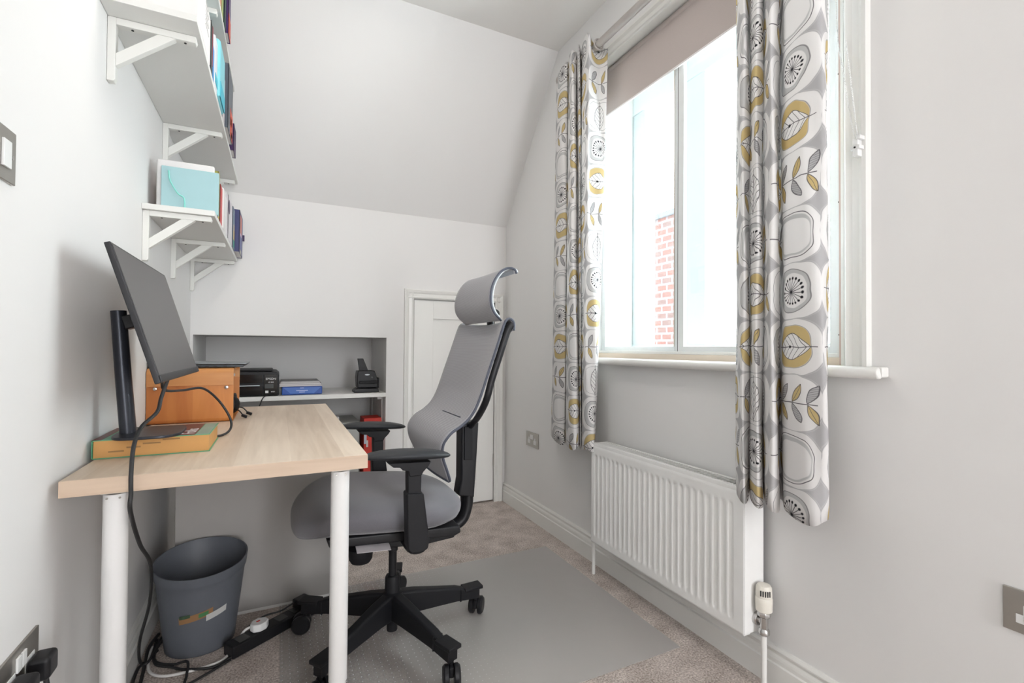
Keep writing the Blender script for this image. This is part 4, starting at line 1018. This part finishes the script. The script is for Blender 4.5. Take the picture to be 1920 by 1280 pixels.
# ================================================================== BIN, POWER STRIP, FLOOR CABLES
bn = thing('waste_bin', (-0.228, 1.93, 0), 'grey plastic waste bin with a raised far rim under the desk', 'waste bin')
cxb, cyb = -0.226, 1.93
def binr(t, v):
    """outline: an oval drum flaring upward; the rim is higher at the back right"""
    rx = 0.100 + 0.034*v; ry = 0.088 + 0.034*v
    rim = 0.288 + 0.022*math.sin(t)
    return Vector((cxb + rx*math.cos(t), cyb + ry*math.sin(t), rim*v))
b_ = MB(); NS = 56; rings = []
for v in [0.0, 0.02, 0.2, 0.4, 0.6, 0.8, 0.86, 0.88, 0.9, 0.97, 1.0]:
    ring = []
    for k in range(NS):
        p = binr(2*PI*k/NS, max(v, 0.0))
        g_ = 1.0 + (0.025 if v > 0.87 else 0.0)
        if v == 0.0: g_ = 0.96
        ring.append(b_.bm.verts.new(Vector((cxb+(p.x-cxb)*g_, cyb+(p.y-cyb)*g_, p.z+0.001))))
    rings.append(ring)
inner = []
for v in [1.0, 0.9, 0.87, 0.5, 0.03]:
    ring = []
    for k in range(NS):
        p = binr(2*PI*k/NS, v); g_ = (1.0 if v > 0.88 else 0.965)
        ring.append(b_.bm.verts.new(Vector((cxb+(p.x-cxb)*g_, cyb+(p.y-cyb)*g_, p.z+0.001))))
    inner.append(ring)
allr = rings + inner
for i in range(len(allr)-1):
    for k in range(NS): b_.bm.faces.new((allr[i][k], allr[i][(k+1) % NS], allr[i+1][(k+1) % NS], allr[i+1][k]))
b_.bm.faces.new(rings[0][::-1]); b_.bm.faces.new(inner[-1])
b_.build('bin_body', M_bin, bn, smooth='auto')
# curved sticker on the bin's near side
def stick(a0_, a1_, h0, h1, nm, mt, lift=0.0012, skew=0.05):
    def fn(u, v):
        a = math.radians(a0_ + (a1_-a0_)*u); zz = (h0+(h1-h0)*v) + skew*(a-math.radians(a0_))*0.5
        p = binr(a, zz/0.288)
        dv_ = Vector((math.cos(a), math.sin(a), 0))
        return (p.x+dv_.x*lift, p.y+dv_.y*lift, p.z)
    return MB().grid(fn, 10, 2).build(nm, mt, bn, smooth=True, fix=False)
stick(246, 292, 0.128, 0.152, 'sticker', mat('kraft_label', (0.30, 0.16, 0.07), 0.6), 0.0012)
stick(283, 312, 0.128, 0.150, 'sticker', mat('white_label', (0.55, 0.55, 0.53), 0.6), 0.0018)
stick(247, 262, 0.146, 0.158, 'sticker', mat('dark_green_label', (0.05, 0.09, 0.05), 0.6), 0.0018)
stick(273, 286, 0.146, 0.160, 'sticker', mat('green_label', (0.06, 0.20, 0.07), 0.6), 0.0024)

ps = thing('power_strip', (-0.02, 1.84, 0), 'long black power strip on the carpet behind the bin and chair castors', 'power strip')
pd = Vector((0.83, 0.56, 0)).normalized(); pn = Vector((-pd.y, pd.x, 0)); pc = Vector((-0.006, 1.884, 0.021))
MB().obox(pc, pd, pn, (0, 0, 1), 0.155, 0.027, 0.020).build('strip_body', M_black, ps, bevel=0.005)
for k in (-0.11, 0.03, 0.09):
    MB().obox(pc + pd*k + Vector((0, 0, 0.0205)), pd, pn, (0, 0, 1), 0.018, 0.018, 0.0008).build('outlet_face', mat('outlet_grey', (0.05, 0.05, 0.05), 0.4), ps)
pl = thing('plug', (pc + pd*-0.05 + Vector((0, 0, 0.022)))[:], 'white plug with a small red mark in the black power strip', 'plug')
oc = []
for k in range(8):
    t = PI/8 + k*PI/4; oc.append((math.cos(t)*0.030, math.sin(t)*0.026))
q = MB(); base = pc + pd*-0.05
q.prism([(base.x + pd.x*a + pn.x*b2, base.y + pd.y*a + pn.y*b2) for a, b2 in oc], 'Z', 0.0425, 0.068)
q.build('plug_body', M_white, pl, bevel=0.004)
MB().obox(base + Vector((-0.004, 0, 0.0475)), pd, pn, (0, 0, 1), 0.006, 0.003, 0.0006).build('fuse_mark', M_red, pl, label='red mark')
cable([base + Vector((-0.02, 0.004, 0.034)), base + Vector((-0.045, -0.003, 0.026)), (-0.112, 1.865, 0.010), (-0.138, 1.799, 0.006), (-0.172, 1.772, 0.006), (-0.255, 1.765, 0.006), (-0.311, 1.778, 0.006), (-0.346, 1.821, 0.006), (-0.362, 1.90, 0.006), (-0.364, 1.96, 0.006)], 0.0042, 'cord', M_wcable, pl, label='white cord curving over the carpet')
p2 = thing('plug', (pc + pd*0.115 + Vector((0, 0, 0.022)))[:], 'black plug at the far end of the power strip', 'plug')
b2_ = pc + pd*0.115
MB().obox(b2_ + Vector((0, 0, 0.038)), pd, pn, (0, 0, 1), 0.026, 0.022, 0.0165).build('plug_body', M_black, p2, bevel=0.005)
cable([b2_ + Vector((-0.02, 0.0, 0.045)), (0.02, 1.90, 0.066), (-0.04, 1.905, 0.055), (-0.095, 1.875, 0.035), (-0.098, 1.845, 0.022), (-0.11, 1.83, 0.006)], 0.003, 'cord', M_cable, p2)
cabs = [
 ([(-0.120, 1.785, 0.010), (-0.171, 1.757, 0.006), (-0.25, 1.776, 0.010), (-0.290, 1.815, 0.006), (-0.335, 1.850, 0.006), (-0.355, 1.93, 0.006), (-0.36, 2.0, 0.006)], 0.0040, 'black cable running from the power strip end in a low loop before the bin'),
 ([(-0.125, 1.775, 0.006), (-0.19, 1.725, 0.006), (-0.235, 1.700, 0.006), (-0.237, 1.735, 0.013), (-0.245, 1.800, 0.018), (-0.285, 1.818, 0.010), (-0.338, 1.860, 0.010), (-0.350, 1.95, 0.012), (-0.345, 2.03, 0.006)], 0.0038, 'black cable folded in a sharp bend over the white cord'),
 ([(-0.360, 2.03, 0.01), (-0.372, 1.945, 0.012), (-0.366, 1.876, 0.006), (-0.355, 1.753, 0.006), (-0.350, 1.64, 0.006)], 0.0050, 'black cable lying along the left baseboard'),
 ([(-0.335, 2.02, 0.01), (-0.345, 1.93, 0.016), (-0.356, 1.855, 0.015), (-0.376, 1.852, 0.008), (-0.378, 1.80, 0.006), (-0.371, 1.72, 0.006), (-0.366, 1.62, 0.006)], 0.0040, 'black cable looped closest to the left baseboard')]
for pts, r, lb in cabs: thing_mesh(cable(pts, r, 'floor_cable', M_cable), lb, 'cable', 'black cables on the carpet under the desk')

# ================================================================== CHAIR MAT
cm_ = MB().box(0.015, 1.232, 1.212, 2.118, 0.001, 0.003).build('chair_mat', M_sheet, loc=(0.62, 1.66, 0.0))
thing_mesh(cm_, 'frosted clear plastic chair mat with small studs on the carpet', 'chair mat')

# ================================================================== OFFICE CHAIR
oc_ = thing('office_chair', (0.363, 1.672, 0), 'grey mesh office chair with headrest on a black five-star base', 'office chair')
cx, cy = 0.363, 1.672
hub = MB().lathe([(0.0, 0.035), (0.018, 0.035), (0.018, 0.062), (0.026, 0.064), (0.030, 0.085), (0.036, 0.15), (0.036, 0.162), (0.026, 0.168), (0.025, 0.215), (0.022, 0.222), (0.0, 0.222)], (cx, cy, 0), 32).build('base_hub', M_blackm, oc_, smooth='auto')
MB().lathe([(0.0, 0.22), (0.0135, 0.22), (0.0135, 0.305), (0.017, 0.307), (0.017, 0.345), (0, 0.345)], (cx, cy, 0), 24).build('gas_column', M_black, oc_, smooth='auto')
for k in range(5):
    a = math.radians(3 + 72*k)
    D = Vector((math.cos(a), math.sin(a), 0)); T = Vector((-math.sin(a), math.cos(a), 0))
    O = Vector((cx, cy, 0))
    arm = MB(); secs = [(0.018, 0.080, 0.166, 0.021), (0.08, 0.082, 0.158, 0.020), (0.16, 0.080, 0.142, 0.018), (0.235, 0.078, 0.128, 0.017), (0.272, 0.074, 0.114, 0.017), (0.325, 0.070, 0.108, 0.018)]
    rg = []
    for (d_, zl, zh, hw) in secs:
        c0 = O + D*d_
        rg.append([arm.bm.verts.new(c0 + T*x_*hw + Vector((0, 0, z_))) for x_, z_ in ((-1, zl), (1, zl), (1, zh-0.006), (0.7, zh), (-0.7, zh), (-1, zh-0.006))])
    for i in range(len(rg)-1):
        for j in range(6): arm.bm.faces.new((rg[i][j], rg[i][(j+1) % 6], rg[i+1][(j+1) % 6], rg[i+1][j]))
    arm.bm.faces.new(rg[0][::-1]); arm.bm.faces.new(rg[-1])
    ao = arm.build('base_arm', M_blackm, oc_, bevel=0.003)
    MB().obox(O + D*0.300 + Vector((0, 0, 0.112)), D, T, (0, 0, 1), 0.036, 0.024, 0.006).obox(O + D*0.250 + Vector((0, 0, 0.096)), (D + Vector((0, 0, 0.5))), T, (0, 0, 1), 0.003, 0.019, 0.022).build('arm_end_cap', M_blackm, ao, bevel=0.003)
    # twin castor
    sw = a + (0.9, -0.5, 0.4, 1.2, -0.6)[k]
    W = Vector((math.cos(sw), math.sin(sw), 0)); A = Vector((-math.sin(sw), math.cos(sw), 0))
    P = O + D*0.316; wc = P + W*0.014 + Vector((0, 0, 0.0345))
    cs = MB()
    cs.cyl(P + Vector((0, 0, 0.045)), P + Vector((0, 0, 0.075)), 0.008, seg=14)
    cs.obox(P + W*0.004 + Vector((0, 0, 0.045)), W, A, (0, 0, 1), 0.018, 0.007, 0.015)
    co = cs.build('castor', M_blackm, oc_, bevel=0.003)
    for sg in (-1, 1):
        wh = MB(); c1_ = wc + A*sg*0.0080; c2_ = wc + A*sg*0.026
        wh.sweep([c1_, wc + A*sg*0.010, wc + A*sg*0.020, c2_], [0.0290, 0.0313, 0.0313, 0.0255], 32)
        wh.build('castor_wheel', M_black, co, smooth='auto')
# seat
def sgnp(v, p): return math.copysign(abs(v)**p, v)
st = MB()
SX, SY, SZ = 0.312, 1.676, 0.489
def seatf(u, v):
    th_ = 2*PI*u; ph = PI*(v-0.5)
    x = sgnp(math.cos(ph), 0.62)*sgnp(math.cos(th_), 0.60); y = sgnp(math.cos(ph), 0.62)*sgnp(math.sin(th_), 0.62); z = sgnp(math.sin(ph), 0.80)
    X = x*0.268; Y = y*0.250; Z = z*0.060
    k = X/0.268                               # -1 front, +1 back
    if k < -0.35: Z -= 0.052*((-k-0.35)/0.65)**2
    if k < -0.1 and z < 0: Z += 0.0
    if z > 0: Z -= 0.014*math.exp(-((Y/0.12)**2))*math.exp(-((k-0.2)/0.5)**2)
    if k > 0.5: Y *= 1-0.12*(k-0.5)/0.5
    t = math.radians(4.5)
    return (SX + X*math.cos(t) + Z*math.sin(t), SY+Y, SZ - X*math.sin(t) + Z*math.cos(t))
st.grid(seatf, 72, 36); bmesh.ops.remove_doubles(st.bm, verts=st.bm.verts, dist=0.0004)
seat = st.build('seat', M_seat, oc_, smooth=True)
def seam(u0_, u1_, vv):
    return [Vector(seatf(u0_+(u1_-u0_)*k/60, vv)) for k in range(61)]
MB().sweep(seam(0, 1, 0.40), 0.0016, 6, cap=False).build('seam_piping', M_seat, seat, smooth=True)
MB().prism([(0.14, 0.418), (0.52, 0.392), (0.545, 0.402), (0.54, 0.425), (0.13, 0.448)], 'Y', 1.485, 1.865).build('seat_pan', M_black, oc_, bevel=0.006)
MB().prism([(0.20, 0.385), (0.27, 0.352), (0.46, 0.338), (0.56, 0.345), (0.56, 0.392), (0.20, 0.418)], 'Y', 1.59, 1.755).build('tilt_mechanism', M_black, oc_, bevel=0.006)
MB().lathe([(0.0, 0.0), (0.030, 0.0), (0.036, 0.01), (0.040, 0.045), (0.028, 0.052), (0, 0.052)], (0.245, 1.60, 0.318), 24).build('tension_knob', M_blackm, oc_, smooth='auto')
MB().obox((0.265, 1.50, 0.401), (1, 0, -0.07), (0, 1, 0.25), (0.07, -0.25, 1), 0.050, 0.028, 0.0006).build('warning_label', M_cardlabel, oc_, label='small pale paper label under the seat')
MB().sweep(catmull([(0.46, 1.672, 0.365), (0.56, 1.672, 0.358), (0.612, 1.672, 0.378), (0.632, 1.672, 0.43), (0.632, 1.672, 0.47)], 8), 0.024, 16, sq=(1.3, 0.95)).build('back_bar', M_black, oc_, smooth='auto')
MB().prism([(0.590, 0.47), (0.652, 0.455), (0.662, 0.62), (0.668, 0.735), (0.600, 0.735), (0.600, 0.53)], 'Y', 1.640, 1.706).build('spine', M_black, oc_, bevel=0.008)
MB().prism([(0.608, 0.60), (0.640, 0.60), (0.640, 0.72), (0.608, 0.72)], 'Y', 1.632, 1.641).build('height_rack', M_blackm, oc_, bevel=0.002)
# backrest
BY0, BY1 = 1.45, 1.90
prof = [(0.504, 0.572), (0.487, 0.613), (0.470, 0.655), (0.466, 0.689), (0.473, 0.712), (0.494, 0.736), (0.528, 0.757), (0.560, 0.787), (0.586, 0.834), (0.617, 0.922), (0.647, 1.007), (0.672, 1.080), (0.684, 1.102), (0.700, 1.104), (0.711, 1.090), (0.711, 1.066)]
bp_ = catmull([(a, 0, b2) for a, b2 in prof], 6); nb = len(bp_)-1
def backf(u, v):
    p = bp_[round(v*nb)]; s_ = (u-0.5)*2
    t = v
    wdt = 1.0
    if p.z < 0.72 and v < 0.5: wdt = 0.80 + 0.20*max(0, (p.z-0.572)/0.148)**0.6
    y = (BY0+BY1)/2 + s_*(BY1-BY0)/2*wdt
    up = max(0.0, min(1.0, (p.z-0.75)/0.1))
    rec = 0.030*up*(1-s_*s_) + 0.012*(1-up)*(1-s_*s_)*(-1)
    zz = p.z - (0.012*(1-s_*s_) if p.z > 1.05 else 0)
    if v < 0.06: zz += 0.02*(abs(s_)**3)*0
    return (p.x + rec, y, zz)
MB().grid(backf, 28, nb).build('backrest_mesh', M_mesh, oc_, smooth=True, solid=0.005, fix=False)
for s_ in (0.0, 1.0):
    ed = [Vector(backf(s_, k/nb)) + Vector((0.003, 0.0 if s_ else -0.0, 0)) for k in range(nb+1)]
    MB().sweep(ed, 0.0045, 10).build('backrest_edging', M_mesh_frame, oc_, smooth=True)
bt = [Vector(backf(k/20, 0.0)) for k in range(21)]; MB().sweep(bt, 0.006, 10).build('backrest_edging', M_mesh_frame, oc_, smooth=True)
cre = [Vector(backf(0.12+0.42*k/12, 0.44)) + Vector((-0.0035, 0, 0.0)) for k in range(13)]
MB().sweep(cre, 0.0022, 8).build('lumbar_seam', M_mesh_frame, oc_, smooth=True)
for yy_, sg in ((BY0, 1), (BY1, -1)):
    fr = [(0.706, yy_+0.004*sg, 1.085), (0.690, yy_+0.004*sg, 1.06), (0.664, yy_+0.004*sg, 0.985), (0.636, yy_+0.006*sg, 0.900), (0.622, yy_+0.02*sg, 0.83), (0.625, yy_+0.10*sg, 0.765), (0.633, yy_+0.20*sg, 0.715)]
    MB().sweep(catmull(fr, 6), [0.011]*37, 12, sq=(0.9, 1.1)).build('back_frame', M_black, oc_, smooth='auto')
MB().sweep(catmull([(0.704, BY0, 1.083), (0.722, 1.56, 1.075), (0.728, 1.675, 1.072), (0.722, 1.79, 1.075), (0.704, BY1, 1.083)], 6), 0.010, 12, sq=(1.2, 0.8)).build('back_frame', M_black, oc_, smooth='auto')
# headrest
HY0, HY1 = 1.515, 1.875
hp = [(0.694, 1.103), (0.668, 1.128), (0.655, 1.155), (0.652, 1.185), (0.658, 1.222), (0.674, 1.255), (0.697, 1.279), (0.722, 1.289), (0.744, 1.286), (0.752, 1.272)]
hc = catmull([(a, 0, b2) for a, b2 in hp], 6); nh = len(hc)-1
def headf(u, v, off=0.0):
    p = hc[round(v*nh)]; s_ = (u-0.5)*2
    wdt = 1.0 - 0.22*max(0.0, v-0.35)/0.65 - 0.10*max(0.0, 0.2-v)/0.2 if s_ > 0 else 1.0
    y = (HY0+HY1)/2 + s_*(HY1-HY0)/2*wdt
    rec = 0.018*(1-s_*s_)*math.sin(PI*min(1, v*1.15)) if v < 0.87 else 0.0
    zz = p.z + 0.010*(1-s_*s_)*(0.5-v)*0
    return (p.x + rec + off, y, zz)
MB().grid(headf, 26, nh).build('headrest_pad', M_mesh, oc_, smooth=True, solid=0.006, fix=False)
for s_ in (0.0, 1.0):
    ed = [Vector(headf(s_, k/nh)) + Vector((0.003, 0, -0.001)) for k in range(nh+1)]
    MB().sweep(ed, 0.0042, 10).build('headrest_edging', M_mesh_frame, oc_, smooth=True)
MB().grid(lambda u, v: headf(0.02+0.96*u, 0.06+0.90*v, 0.013), 20, 40).build('headrest_shell', M_pale, oc_, smooth=True, solid=0.005, fix=False, label='pale grey plastic back shell')
MB().sweep(catmull([(0.676, 1.675, 1.185), (0.700, 1.675, 1.150), (0.722, 1.675, 1.115), (0.726, 1.675, 1.070)], 6), 0.016, 14, sq=(1.5, 0.7)).build('headrest_mount', M_black, oc_, smooth='auto')
MB().cyl((0.712, 1.60, 1.132), (0.712, 1.75, 1.132), 0.017).build('headrest_pivot', M_black, oc_, smooth='auto')
# armrests
for ay, sg in ((1.370, 1), (1.930, -1)):
    pdm = MB()
    def padf(u, v):
        th_ = 2*PI*u; ph = PI*(v-0.5)
        x = sgnp(math.cos(ph), 0.8)*sgnp(math.cos(th_), 0.8); y = sgnp(math.cos(ph), 0.8)*sgnp(math.sin(th_), 0.8); z = sgnp(math.sin(ph), 0.9)
        X = x*0.128; Y = y*0.044; Z = z*0.0135
        if X < 0: Y *= 1 - 0.25*(X/0.128)**2
        Z -= 0.012*(X/0.128)**2 if z < 0 and False else 0.0
        return (0.336 + X, ay + Y, 0.700 + Z - X*0.055 - 0.006*(X/0.128)**2)
    pdm.grid(padf, 40, 20); bmesh.ops.remove_doubles(pdm.bm, verts=pdm.bm.verts, dist=0.0003)
    pdm.build('armrest_pad', M_pad, oc_, smooth=True)
    MB().prism([(0.275, 0.684), (0.400, 0.678), (0.392, 0.665), (0.377, 0.650), (0.372, 0.640), (0.338, 0.640), (0.334, 0.655), (0.318, 0.660), (0.310, 0.668), (0.292, 0.670)], 'Y', ay-0.026, ay+0.026).build('armrest_mount', M_blackm, oc_, bevel=0.003)
    MB().prism([(0.336, 0.54), (0.372, 0.54), (0.374, 0.655), (0.334, 0.655)], 'Y', ay-0.018, ay+0.018).build('armrest_post', M_blackm, oc_, bevel=0.003)
    MB().prism([(0.330, 0.592), (0.380, 0.588), (0.398, 0.450), (0.394, 0.428), (0.380, 0.420), (0.345, 0.422), (0.335, 0.435)], 'Y', ay-0.024, ay+0.024).build('armrest_sleeve', M_blackm, oc_, bevel=0.005)
    ya, yb_ = sorted((ay+sg*0.02, 1.672-sg*0.09))
    MB().sweep(catmull([(0.372, ay, 0.440), (0.374, ay+sg*0.03, 0.412), (0.378, ay+sg*0.12, 0.398), (0.385, ay+sg*0.20, 0.392)], 6), 0.020, 14, sq=(1.4, 0.8)).build('armrest_bracket', M_black, oc_, smooth='auto')
